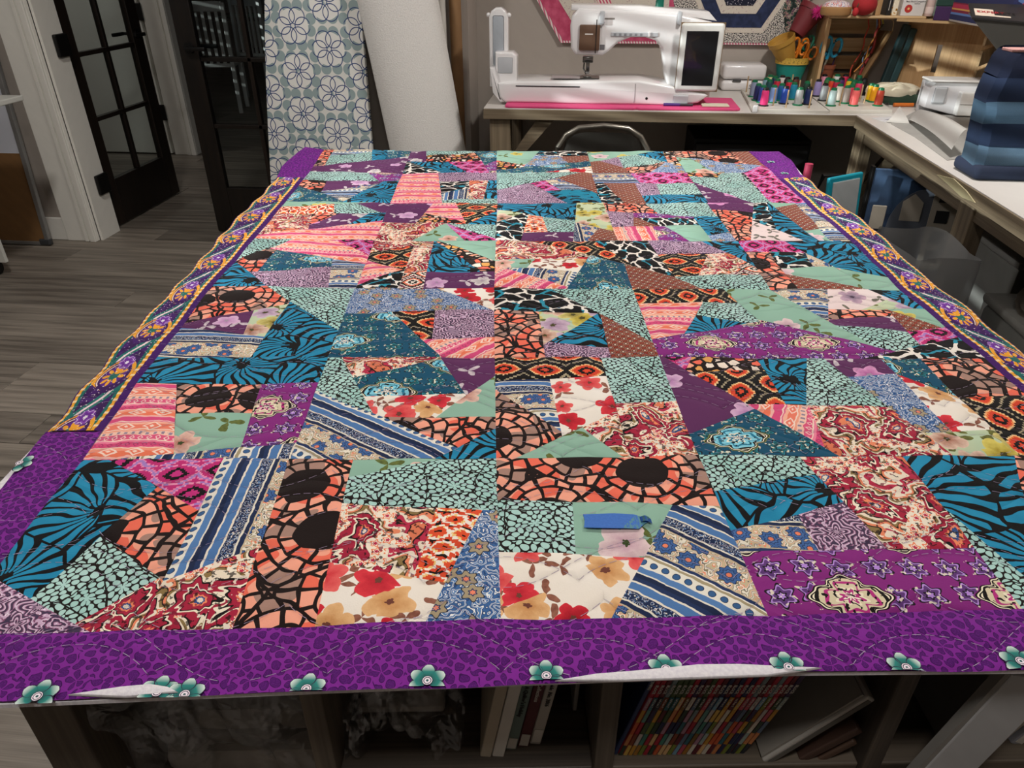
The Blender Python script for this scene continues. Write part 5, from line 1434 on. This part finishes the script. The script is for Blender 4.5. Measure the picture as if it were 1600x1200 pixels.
# ------------------------------------------------------------------ wooden crates
CW = wood('#ad8c60', '#d6b88c', 'X', .03, .6); CWY = wood('#ad8c60', '#d6b88c', 'Y', .03, .6); CWZ = wood('#a9855a', '#d0ae80', 'Z', .04, .6)
def crate(label, loc, rz, w, h, d, left, right, back, front=None, slats=4):
    """each side is None, 'solid', 'slot' or 'slats'; front faces local -y"""
    c = thing('wooden_crate', label, 'crate', loc, rz); t = .014; z0 = .0095; z1 = h
    def side(kind, M, L, inner):
        # panel in local XZ of length L, thickness t in +y, placed by M
        if kind is None: return
        if kind == 'slats':
            for k in range(slats):
                a = z0+(z1-z0)*k/slats+.004; b_ = z0+(z1-z0)*(k+1)/slats-.014
                MB().box(0, L, 0, t*.7, a, b_, .001, M=M).out('slat', CW, c)
            return
        if kind == 'solid': MB().box(0, L, 0, t, z0, z1, .001, M=M).out('end_panel', CWZ, c); return
        cx = L*.42; cz = h*.52; sl = .058; sw = .011
        MB().box(0, cx-sw, 0, t, z0, z1, M=M).box(cx+sw, L, 0, t, z0, z1, M=M).box(cx-sw, cx+sw, 0, t, z0, cz-sl, M=M).box(cx-sw, cx+sw, 0, t, cz+sl, z1, M=M).out('end_panel', CWZ, c)
    side(back, T(0, d-t, 0), w, 0)
    side(front, T(0, 0, 0), w, 0)
    side(left, T(t, 0, 0) @ Rz(90), d-t, 0)
    side(right, T(w, 0, 0) @ Rz(90), d-t, 0)
    for k in range(3):
        y0 = d*k/3+.003; y1 = d*(k+1)/3-.004
        MB().box(0, w, y0, y1, h, h+.010, .001).out('slat', CW, c)
        MB().box(0, w, y0, y1, .0, .009, .001).out('slat', CW, c)
crate('pine crate on its side with slatted back, left of the desk corner', (1.08, 3.80, DZ), math.radians(-2), .285, .325, .20, 'solid', None, 'slats')
crate('pine crate set across the desk corner, its end board cut with a dark hand slot', (1.335, 3.68, DZ), math.radians(-36), .37, .325, .21, None, 'slats', 'slot')
crate('pine crate against the right wall, hand slot facing the room beside the black tray', (1.605, 3.27, DZ), math.radians(-90), .30, .325, .17, 'solid', 'solid', 'slats', 'slot')
TOPZ = DZ+.3355
tg1 = thing('display_shelf', 'thin pine board bridging the tops of the crates', 'shelf', (1.06, 3.70, TOPZ), math.radians(-3))
MB().prism([(0, 0), (.40, .01), (.46, .10), (.44, .32), (0, .32)], .0002, .010, 'XY', .002).out('board', CW, tg1)
TZ = TOPZ+.0105
# crate contents
kb = thing('kraft_envelope', 'large brown kraft sleeve leaning in the left crate', 'envelope', (1.262, 3.82, DZ+.011), rot=(math.radians(-4), math.radians(24), 0))
MB().box(0, .012, 0, .16, 0, .29, .001).out('sleeve', plain('#80613d', .8), kb)
MB().box(.014, .02, .01, .15, 0, .25, .001).out('inner_card', plain('#6e5233', .8), kb)
gm2 = thing('ruler_mat', 'dark green cutting mat roll leaning against the corner crate', 'cutting mat', (1.372, 3.80, DZ+.011), rot=(0, math.radians(9), 0))
MB().box(0, .035, 0, .03, 0, .30, .006).out('mat', plain('#1d3336', .4, var=.15), gm2); MB().box(.035, .07, .004, .04, 0, .29, .008).out('mat_back', plain('#2b484c', .4, var=.15), gm2)
yr = [('#b5402a', 'rust-red cord dangling in the left crate', (1.280, 1.080), (1.256, 0.913), 1), ('#c9b94a', 'yellow-green cord dangling in the left crate', (1.340, 1.108), (1.306, 0.987), -1), ('#7a90b0', 'pale blue cord dangling in the left crate', (1.316, 1.054), (1.283, 0.948), 1), ('#8f2a26', 'dark red ribbon bundle in the left crate', (1.321, 1.102), (1.297, 0.891), -1), ('#c9823e', 'orange cord dangling in the left crate', (1.322, 1.075), (1.265, 0.936), 1)]
for i, (c, lb, a, b, s) in enumerate(yr):
    yy = 3.872-.006*i
    P = [(a[0]+(b[0]-a[0])*t+s*.010*math.sin(t*6+i), yy, a[1]+(b[1]-a[1])*t) for t in [k/10 for k in range(11)]]
    P = [(a[0]-.005, yy, TOPZ-.004), (a[0]+.008, yy, (TOPZ+a[1])/2)]+P
    tag(MB().tube(P, .0032 if i != 3 else .006, 6).out('cord', plain(c, .8), None, True), lb, 'cord', 'cords hanging in the left crate')
cdl = MB().tube([(1.345, 3.815, TOPZ-.004), (1.372, 3.81, TOPZ-.02), (1.377, 3.81, TOPZ-.06), (1.365, 3.81, TOPZ-.09)], .002, 6)
tag(cdl.out('cord', plain('#a58f6a', .8), None, True), 'looped tan string under the top of the left crate', 'cord')
# on top of the crates
ps = thing('pincushion_box', 'oval wooden pincushion box with a patterned fabric top', 'pincushion', (1.080, 3.72, TZ))
MB().lathe([(0, 0), (.060, 0), (.066, .008), (.066, .03), (.06, .034), (0, .034)], 28, sx=1, sy=.8).out('wooden_bowl', plain('#a87f50', .5), ps, True)
gp2 = Gr('mat_patch_top'); x, y, z = gp2.sep(gp2.coord('Object'))
MB().lathe([(.06, .034), (.05, .05), (.025, .057), (0, .058)], 28, sx=1, sy=.8).out('cushion', gp2.done(gp2.ramp(gp2.noise(x, y, .016, 2), [(0, '#d8d0d0'), (.44, '#c45a5a'), (.5, '#e2dcd8'), (.56, '#6d6fa0'), (.62, '#ddd4d4')]), .9), ps, True)
tm = thing('tomato_pincushion', 'red tomato pincushion with a hanging strawberry', 'pincushion', (1.195, 3.71, TZ))
MB().ball((0, 0, .042), .052, 1, 1, .82).out('tomato', plain('#a32026', .85), tm, True)
MB().ball((-.045, -.04, .016), .016, .8, .8, 1.1).out('strawberry', plain('#b5262c', .85), tm, True)
MB().tube([(-.045, -.04, .030), (-.03, -.03, .06), (0, 0, .088)], .002).out('string', plain('#2e4a2c', .8), tm, True)
MB().lathe([(0, .082), (.022, .084), (.008, .09), (0, .09)], 6).out('leaf_cap', plain('#2f5a34', .8), tm)
def uprt(name, label, cat, x, y, w, d, h, mat, rz=0, zz=None): 
    t = thing(name, label, cat, (x, y, TZ if zz is None else zz), math.radians(rz)); MB().box(0, w, 0, d, 0, h, .002).out('body', mat, t); return t
uprt('post', 'short pale wooden upright beside the tomato pincushion', 'post', 1.252, 3.72, .022, .03, .24, CWZ)
bk_ = uprt('book', 'black spined book on the crate top', 'book', 1.296, 3.72, .022, .14, .2, plain('#1c1b1a', .5)); MB().box(.008, .011, -.0008, 0, .02, .16).out('spine_line', PALE, bk_)
fb = uprt('book', 'yellow flowered book next to the black one', 'book', 1.320, 3.715, .022, .14, .2, quiltmat('yellow_flower', lambda g, x, z: g.ramp(g.noise(x, z, .012, 2), [(0, '#e6dcc4'), (.52, '#e6dcc4'), (.56, '#c9922c'), (.66, '#2b2418')])))
MB().box(.002, .02, .002, .139, .2, .202).out('pages', PALE2, fb)
cb = thing('card_box', 'white card box with a red flower on its front', 'card box', (1.352, 3.70, TZ), math.radians(-4))
MB().box(0, .092, 0, .03, 0, .13, .001).out('box', plain('#d8d4d0', .5), cb)
tag(MB().lathe([(0, 0), (.016, 0), (.016, .0008), (0, .0008)], 10, T(.028, -.0002, .028) @ Rx(90)).out('flower_print', plain('#b8322c', .6), cb), 'printed red flower')
MB().lathe([(0, .0009), (.005, .0009), (.005, .0014), (0, .0014)], 8, T(.028, -.0002, .028) @ Rx(90)).out('flower_centre', plain('#e8c27a', .6), cb)
text_mesh('Basic Block Companion', .0085, INK, cb, T(.012, -.0006, .056) @ Rx(90)); text_mesh('INSTITUTE', .005, INK, cb, T(.048, -.0006, .047) @ Rx(90))
jr = thing('glass_jar', 'small jar with a pinkish label on the crate top', 'jar', (1.470, 3.70, TZ))
MB().lathe([(0, 0), (.017, 0), (.018, .004), (.018, .07), (.012, .08), (0, .08)], 16).out('jar', plain('#c4aaa2', .3), jr, True); MB().lathe([(.0185, .01), (.0185, .035), (.018, .036)], 16).out('label_band', plain('#d9c4bc', .6), jr, True)
gf2 = uprt('notebook', 'pale green patterned notebook leaning behind the jar', 'notebook', 1.488, 3.70, .02, .1, .15, plain('#9db0a0', .6, var=.15, size=.01)); MB().box(.003, .017, .003, .099, .15, .1515).out('pages', PALE2, gf2)
gx = thing('gift_box', 'purple box with a dark green lid and ribbon bow', 'box', (1.455, 3.60, TZ-.01), math.radians(-24))
MB().box(0, .165, 0, .12, 0, .055, .002).out('box', plain('#38174a', .5), gx); MB().box(-.003, .168, -.003, .123, .055, .10, .003).out('lid', plain('#12382f', .5), gx)
MB().ball((.085, -.006, .032), .02, 1, .35, .8).ball((.12, -.006, .04), .018, 1, .35, .7).tube([(.1, -.006, .036), (.108, -.006, .004)], .006).out('bow', plain('#2e2a38', .5), gx, True)
MB().box(.095, .105, -.004, 0, 0, .1).out('ribbon', plain('#2e2a38', .5), gx)
PATT = quiltmat('graphic_print', lambda g, x, z: g.ramp(g.vor(x, z, .016, .7)[2], [(0, '#262a55'), (.22, '#d9d4cf'), (.42, '#b02c4c'), (.54, '#5f7db5'), (.66, '#cf9a52'), (.76, '#d9d4cf'), (.9, '#7c2038')]))
sb = thing('storage_bin', 'fabric storage bin in a red, white and navy graphic print', 'bin', (1.50, 3.06, DZ+.3365), math.radians(0))
MB().box(0, .19, 0, .50, 0, .30, .008).out('bin', PATT, sb); MB().box(.0, .19, -.002, .502, .285, .302, .004).out('binding', plain('#2a2c50', .8), sb)
# ------------------------------------------------------------------ black die cutter lid
dc = thing('die_cutter', 'large matt black fold-up tray with stickers in the upper right', 'die cutter', (1.31, 2.93, 1.232), rot=(0, 0, math.radians(0)))
GRYB = plain('#3c3b37', .6, var=.02); BLKB = plain('#1f1e1e', .5)
P4 = [(0, 0, 0), (.62, -.10, .05), (.62, -.10, -.36), (.20, .0, -.165)]
def slab4(Q, n_off, mat, nm, par):
    bm = MB(); A = [bm.bm.verts.new(p) for p in Q]; B = [bm.bm.verts.new((p[0]+n_off[0], p[1]+n_off[1], p[2]+n_off[2])) for p in Q]; k = len(Q)
    bm.bm.faces.new(A); bm.bm.faces.new(B[::-1])
    for i in range(k): bm.bm.faces.new((A[i], A[(i+1) % k], B[(i+1) % k], B[i]))
    return bm.out(nm, mat, par)
slab4([(0, 0, 0), (.45, -.075, -.03), (.45, -.075, -.36), (.26, -.045, -.24)], (.01, .06, .01), GRYB, 'tray_face', dc)
top = [(0, -.004, .0), (.45, -.079, -.03), (.475, .11, .03), (.035, .13, .036)]
slab4(top, (0, 0, -.006), BLKB, 'tray_edge', dc)
a0 = Vector(top[0]); ux = (Vector(top[1])-a0).normalized(); uy = (Vector(top[3])-a0).normalized()
def sticker(u0, u1, v0, v1, mat, nm):
    Q = [a0+ux*u+uy*v+Vector((0, 0, .0015)) for u, v in ((u0, v0), (u1, v0), (u1, v1), (u0, v1))]
    return slab4([tuple(q) for q in Q], (0, 0, -.001), mat, nm, dc)
tag(sticker(.012, .125, .022, .090, plain('#d8c9b8', .5), 'sticker'), 'white and red maker sticker')
tag(sticker(.205, .30, .018, .075, plain('#d6b020', .5), 'sticker'), 'yellow caution sticker')
nrm = ux.cross(uy).normalized()
def Mst(u, v): 
    m = Matrix.Identity(4); y2 = nrm.cross(ux)
    for i in range(3): m[i][0] = ux[i]; m[i][1] = y2[i]; m[i][2] = nrm[i]; m[i][3] = (a0+ux*u+uy*v+nrm*.003)[i]
    return m
text_mesh('EXPERT', .026, plain('#b32330', .5), dc, Mst(.018, .056)); text_mesh('CUTS', .026, INK, dc, Mst(.078, .056))
text_mesh('CAUTION', .024, INK, dc, Mst(.212, .048))
st_ = thing('support_leg', 'folded dark leg propping the black tray', 'stand', (1.60, 2.90, DZ))
MB().box(0, .03, 0, .04, 0, .17, .003).out('post', BLKB, st_); MB().box(-.04, .07, -.02, .06, 0, .012, .003).out('foot', BLKB, st_)
# ------------------------------------------------------------------ right desk top
CWHT = plain('#c9c8ca', .42, var=.015)
pr = thing('craft_cutter', 'white boxy craft cutting machine on the right desk', 'craft machine', (1.40, 3.285, DZ+.002), math.radians(-2))
MB().prism([(0, .02), (.005, .0), (.05, .0), (.12, .0), (.12, .05), (.30, .05), (.30, .125), (.0, .125)], .10, .135, 'XZ', .004).out('rear_body', CWHT, pr, True)
MB().prism([(.0, .028), (.125, .0), (.30, .0), (.30, .13), (.02, .13), (.0, .10)], .03, .125, 'XZ', .006).out('body', CWHT, pr, True)
MB().box(.115, .31, -.006, .03, .004, .095, .004).out('drawer_box', plain('#cdcbc9', .35), pr)
MB().box(.118, .31, -.0075, -.005, .048, .050).out('groove', plain('#8d8b8a', .5), pr)
MB().box(.02, .07, .024, .032, .045, .11, .006).out('side_door', MG, pr)
MB().box(-.004, .31, .02, .135, .128, .136, .003).out('lid', plain('#d6d3d0', .3), pr)
bbx = thing('black_gadget', 'small black gadget behind the white craft cutter', 'gadget', (1.47, 3.58, DZ)); MB().box(0, .10, 0, .05, 0, .055, .008).out('body', plain('#151414', .4), bbx); MB().box(.01, .09, -.002, .001, .02, .045).out('dark_window', plain('#2c2826', .2), bbx)
def heap(name, label, mat, loc, sx, sy, sz, seed, rz=0):
    t = thing(name, label, 'fabric', loc, rz)
    def fn(i, j):
        a = 2*PI*i; r = math.sin(PI*.5*j)**.8
        k = 1+.08*math.sin(3*a+seed)+.05*math.sin(7*a+seed*2)
        return (sx*r*k*math.cos(a), sy*r*k*math.sin(a), sz*math.cos(PI*.5*j)**.55*(1+.12*math.sin(5*a+seed+j*6))+.001)
    MB().grid(fn, 40, 12).out('cloth', mat, t, True)
    return t
CLC = plain('#cfc6ae', .9); CLG = plain('#1f3526', .9)
h1 = heap('folded_fabric', 'crumpled dark green cloth under the cream one', CLG, (1.425, 3.60, DZ), .105, .07, .035, 2.0)
h2 = heap('folded_fabric', 'crumpled cream cloth heaped on the green one beside the crates', CLC, (1.395, 3.66, DZ+.030), .115, .085, .042, .4)
for i in range(3): MB().tube([(-.08+.02*i, -.05+.03*i, .03), (0, -.03+.025*i, .043), (.08, -.045+.035*i, .026)], .006, 6).out('fold', CLC, h2, True)
pnk = thing('marker_pen', 'orange marker pen with silver clip on the right desk', 'pen', (1.375, 3.50, DZ+.009), math.radians(4))
MB().tube([(-.03, 0, 0), (.055, 0, 0)], .008, 10).out('barrel', plain('#d8742c', .4), pnk, True); MB().tube([(.055, 0, 0), (.075, 0, 0)], .0085, 10).out('clip_band', CH, pnk, True); MB().tube([(.075, 0, 0), (.11, 0, 0)], .008, 10).out('cap', plain('#e08a3c', .4), pnk, True)
ea = thing('earphones', 'small tangle of dark wire beside the thread tray', 'wire', (1.325, 3.50, DZ+.004))
MB().tube([(-.03+.05*math.cos(t*.9)*math.sin(t*.31), .035*math.sin(t*1.1), .002+.002*(t % 2)) for t in [k*.4 for k in range(30)]], .0022, 6).out('wire', plain('#2a2a2c', .4), ea, True)
gl2 = thing('instruction_sheet', 'white printed instruction sheet near the right tray', 'paper', (1.24, 3.20, DZ+.0006), math.radians(20))
MB().box(-.06, .05, -.05, .05, 0, .001).out('sheet', plain('#c9c7c8', .6), gl2); MB().box(-.03, .02, -.02, .01, .001, .0013).out('printed_figure', plain('#8a8890', .6), gl2)
GREY = plain('#a6a29d', .6, var=.02)
sh = thing('interfacing_sheet', 'curling sheet of pale grey interfacing on the right desk', 'sheet', (1.37, 3.02, DZ), math.radians(0))
sh.location = (0, 0, 0)
c00 = Vector((1.283, 3.155, .852)); c10 = Vector((1.199, 2.548, .868)); c11 = Vector((1.248, 2.591, .925)); c01 = Vector((1.380, 3.253, .868))
MB().grid(lambda i, j: tuple((c00*(1-i)+c10*i)*(1-j)+(c01*(1-i)+c11*i)*j+Vector((0, 0, .018*math.sin(PI*j)+.010*math.sin(PI*i)))), 24, 16).out('raised_sheet', GREY, sh, True)
f0 = Vector((1.189, 3.131, .8425)); f1 = Vector((1.276, 3.115, .8425)); f2 = Vector((1.250, 3.184, .895))
MB().grid(lambda i, j: tuple((f0*(1-i)+f1*i)*(1-j)+f2*j+Vector((0, -.02*math.sin(PI*j)*(1-j), 0))), 12, 12).out('torn_flap', plain('#b5b0aa', .6), sh, True)
MB().prism([(1.204, 3.110), (1.486, 3.517), (1.611, 3.113), (1.279, 2.561), (1.180, 2.517), (1.207, 2.865)], DZ+.0006, DZ+.0016, 'XY').out('lower_sheet', plain('#989590', .6), sh)
ms = tag(MB().ball((1.305, 2.64, DZ+.016), .022, .75, 1, .72).out('white_egg_ornament', plain('#dfe6e4', .3), None, True), 'small white egg-shaped object beside the denim bag', 'ornament')
ph = thing('black_case', 'flat black case under the interfacing sheet beside the denim bag', 'case', (1.385, 2.72, DZ), math.radians(-8)); MB().box(0, .2, 0, .22, 0, .035, .006).out('lower_shell', plain('#121213', .4), ph); MB().box(.02, .2, .02, .2, .035, .05, .005).out('upper_shell', plain('#1b1b1d', .35), ph)
# denim bag
DCOL = ['#7394b0', '#2a3c5c', '#56758f', '#2a3958', '#1d2742']
def denim(hexc, k):
    g = Gr('mat_denim'); x, y, z = g.sep(g.coord('Object')); n = g.noise(x*2+y*2, z*9, .006, 3); n2 = g.noise(x+y, z, .09, 2)
    c = lin(hexc); return g.done(g.mix(n*.7+n2*.5-.1, tuple(v*.62 for v in c[:3])+(1,), tuple(min(1, v*1.5) for v in c[:3])+(1,)), .9)
db = thing('denim_bag', 'upright bag pieced from horizontal strips of blue denim', 'bag', (0, 0, 0))
E = [(1.160, 0.883), (1.160, 0.894), (1.159, 0.939), (1.155, 0.997), (1.149, 1.068), (1.156, 1.116), (1.167, 1.166), (1.181, 1.186)]
zsb = [max(e[1], DZ) for e in E]; xsb = [e[0] for e in E]
lv = [zsb[0], (1.225, 0.929)[1], (1.204, 0.995)[1], (1.184, 1.054)[1], (1.161, 1.123)[1], zsb[-1]]
lv = sorted(lv); lv[0] = DZ+.002
def xat(z):
    for i in range(7):
        if zsb[i] <= z <= zsb[i+1]: return xsb[i]+(xsb[i+1]-xsb[i])*(z-zsb[i])/max(1e-6, zsb[i+1]-zsb[i])
    return xsb[0] if z < zsb[0] else xsb[-1]
for k in range(5):
    za, zb = lv[k], lv[k+1]
    def bf(i, j, za=za, zb=zb, k=k):
        z = za+(zb-za)*j; lean = (z-DZ)*.10; xl_ = xat(z)
        yf = 2.285+lean+.004*math.sin(z*60)+.004*math.sin(PI*j)*-1; yb = 2.42+lean*.8
        P = [(xl_+.32, yf-.01), (xl_+.02, yf), (xl_, yf+.02), (xl_+.005, yb-.02), (xl_+.03, yb), (xl_+.32, yb)]
        t = i*5; q = min(4, int(t)); f = t-q
        return (P[q][0]+(P[q+1][0]-P[q][0])*f, P[q][1]+(P[q+1][1]-P[q][1])*f, z+.006*math.sin(i*4+k))
    MB().grid(bf, 20, 6).thick(.002).out('denim_strip', denim(DCOL[k], k), db, True)
tag(MB().box(xsb[0]-.004, xsb[0]+.33, 2.268, 2.43, DZ, DZ+.042, .016, seg=3).out('bag_base', denim('#18233a', 9), db, True), 'dark rolled denim base')
tag(MB().box(xsb[-1], xsb[-1]+.3, 2.34, 2.40, lv[5]-.004, lv[5]+.004, .002).out('lining', plain('#b98a86', .9, var=.2, size=.01), db), 'red-white print lining at the top')
# ------------------------------------------------------------------ under the desks
CVM = quiltmat('night_sky', lambda g, x, z: g.ramp(g.noise(x, z, .12, 3), [(.3, '#182740'), (.7, '#3c5778')], 'LINEAR'))
cv = thing('canvas_print', 'dark blue canvas print of a domed white building under the right desk', 'picture', (1.065, 2.74, -.02), rot=(math.radians(-5), 0, math.radians(-8)))
MB().box(0, .50, 0, .03, .22, .76, .002).out('canvas', CVM, cv); MB().box(-.012, 0, -.004, .034, .21, .77, .002).out('frame_edge', BLK, cv)
DM = plain('#555b66', .7); WB = plain('#aaa294', .7); WDK = plain('#191a1c', .7)
MB().prism([(.08, .44)]+[(.20+.12*math.cos(PI*(1-t/10)), .54+.16*math.sin(PI*(1-t/10))) for t in range(11)]+[(.32, .44)], -.004, 0, 'XZ').out('dome', DM, cv)
tw_ = MB().prism([(.22, .40), (.46, .40), (.46, .72), (.36, .755), (.22, .72)], -.0065, -.002, 'XZ').out('facade', WB, cv)
for i in range(3):
    for j in range(4): MB().box(.240+.074*i, .284+.074*i, -.0085, -.006, .43+.075*j, .475+.075*j).out('window_pane', WDK, tw_)
MB().prism([(.12, .58), (.19, .58), (.19, .65), (.155, .68), (.12, .65)], -.0065, -.003, 'XZ').out('bell_gable', WB, cv)
MB().box(.02, .07, -.005, 0, .54, .63, .003).out('small_tower', WB, cv)
CLR = plain('#4e4f4e', .3, var=.1)
bn = thing('clear_bin', 'grey translucent storage bag slumped in front of the canvas print', 'bag', (1.0, 2.11, 0), math.radians(8))
gr_ = Gr('mat_translucent'); 
def cb(i, j):
    a = 2*PI*i; z = j*.70; rx = .112*(1-.10*j)+.01*math.sin(5*a+z*9); ry = .15+.012*math.sin(4*a+z*8)
    return (rx*math.copysign(abs(math.cos(a))**.6, math.cos(a)), ry*math.copysign(abs(math.sin(a))**.6, math.sin(a)), z+(.006*math.sin(3*a) if j > .95 else 0))
MB().grid(cb, 36, 14).out('bag', gr_.done('#8a8b8b', .35, alpha=.72), bn, True)
MB().box(-.08, .08, -.10, .10, .01, .42, .01).out('contents', plain('#6a6a6b', .8), bn)
tr = thing('storage_box', 'grey storage tub on the floor under the right desk near the edge', 'box', (1.44, 1.75, 0))
MB().box(-.235, .24, -.45, .34, .0, .53, .02).out('tub', plain('#70706c', .4), tr, True); MB().box(-.24, .245, -.46, .35, .53, .56, .012).out('lid', plain('#8a8984', .35), tr, True)
tr3 = thing('storage_box', 'taller grey plastic bin behind the middle leg of the right desk', 'box', (1.55, 2.62, 0))
MB().box(-.16, .20, -.33, .0, 0, .56, .02).out('tub', plain('#7a7a76', .4), tr3, True); MB().box(-.17, .21, -.34, .01, .56, .585, .01).out('lid', plain('#8a8985', .35), tr3, True)
rl = thing('vinyl_roll', 'roll of grey-brown vinyl lying on the tub under the right desk', 'roll', (1.40, 1.96, .60), math.radians(12))
sp_ = [((.010+.0052*t)*math.cos(t*1.9), (.010+.0052*t)*math.sin(t*1.9)) for t in [k*.25 for k in range(30)]]
MB().grid(lambda i, j: (-.18+.36*j, sp_[min(29, int(i*29))][0], .0+sp_[min(29, int(i*29))][1]), 29, 6).thick(.0015).out('rolled_sheet', plain('#7d756a', .5), rl, True)
tb2 = thing('teal_frame', 'white dry-erase slate with a teal rim standing behind the quilt', 'slate', (.98, 2.60, -.015), rot=(math.radians(-6), math.radians(-2), math.radians(30)))
MB().box(-.075, .085, -.008, .008, .46, .77, .006).out('teal_rim', plain('#1490a4', .4), tb2); MB().box(-.058, .068, -.0105, -.007, .478, .752, .003).out('white_panel', plain('#aeb3b4', .4), tb2); MB().box(-.02, .02, .008, .02, .0, .5).out('stand', BLK, tb2)
pk2 = thing('hand_weight', 'pink-handled tool poking up right of the quilt corner', 'tool', (.79, 2.66, 0), rot=(0, 0, 0)); MB().tube([(0, 0, .55), (0, 0, .785)], .014, 10).out('pink_handle', plain('#b53a5a', .5), pk2, True); MB().tube([(0, 0, .0), (0, 0, .55)], .010, 10).out('shaft', BLK, pk2, True)
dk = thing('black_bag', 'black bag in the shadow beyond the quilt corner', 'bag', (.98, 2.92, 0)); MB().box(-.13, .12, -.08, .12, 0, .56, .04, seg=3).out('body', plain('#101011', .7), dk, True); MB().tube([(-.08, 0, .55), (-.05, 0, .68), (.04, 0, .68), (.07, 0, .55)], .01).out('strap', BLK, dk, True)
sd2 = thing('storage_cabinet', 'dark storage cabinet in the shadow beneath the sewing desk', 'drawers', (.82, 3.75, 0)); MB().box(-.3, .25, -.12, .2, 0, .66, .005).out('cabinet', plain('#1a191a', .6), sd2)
for i in range(3): MB().box(-.29, .24, -.132, -.12, .02+.21*i, .22+.21*i, .004).out('drawer', plain('#201f20', .5), sd2)
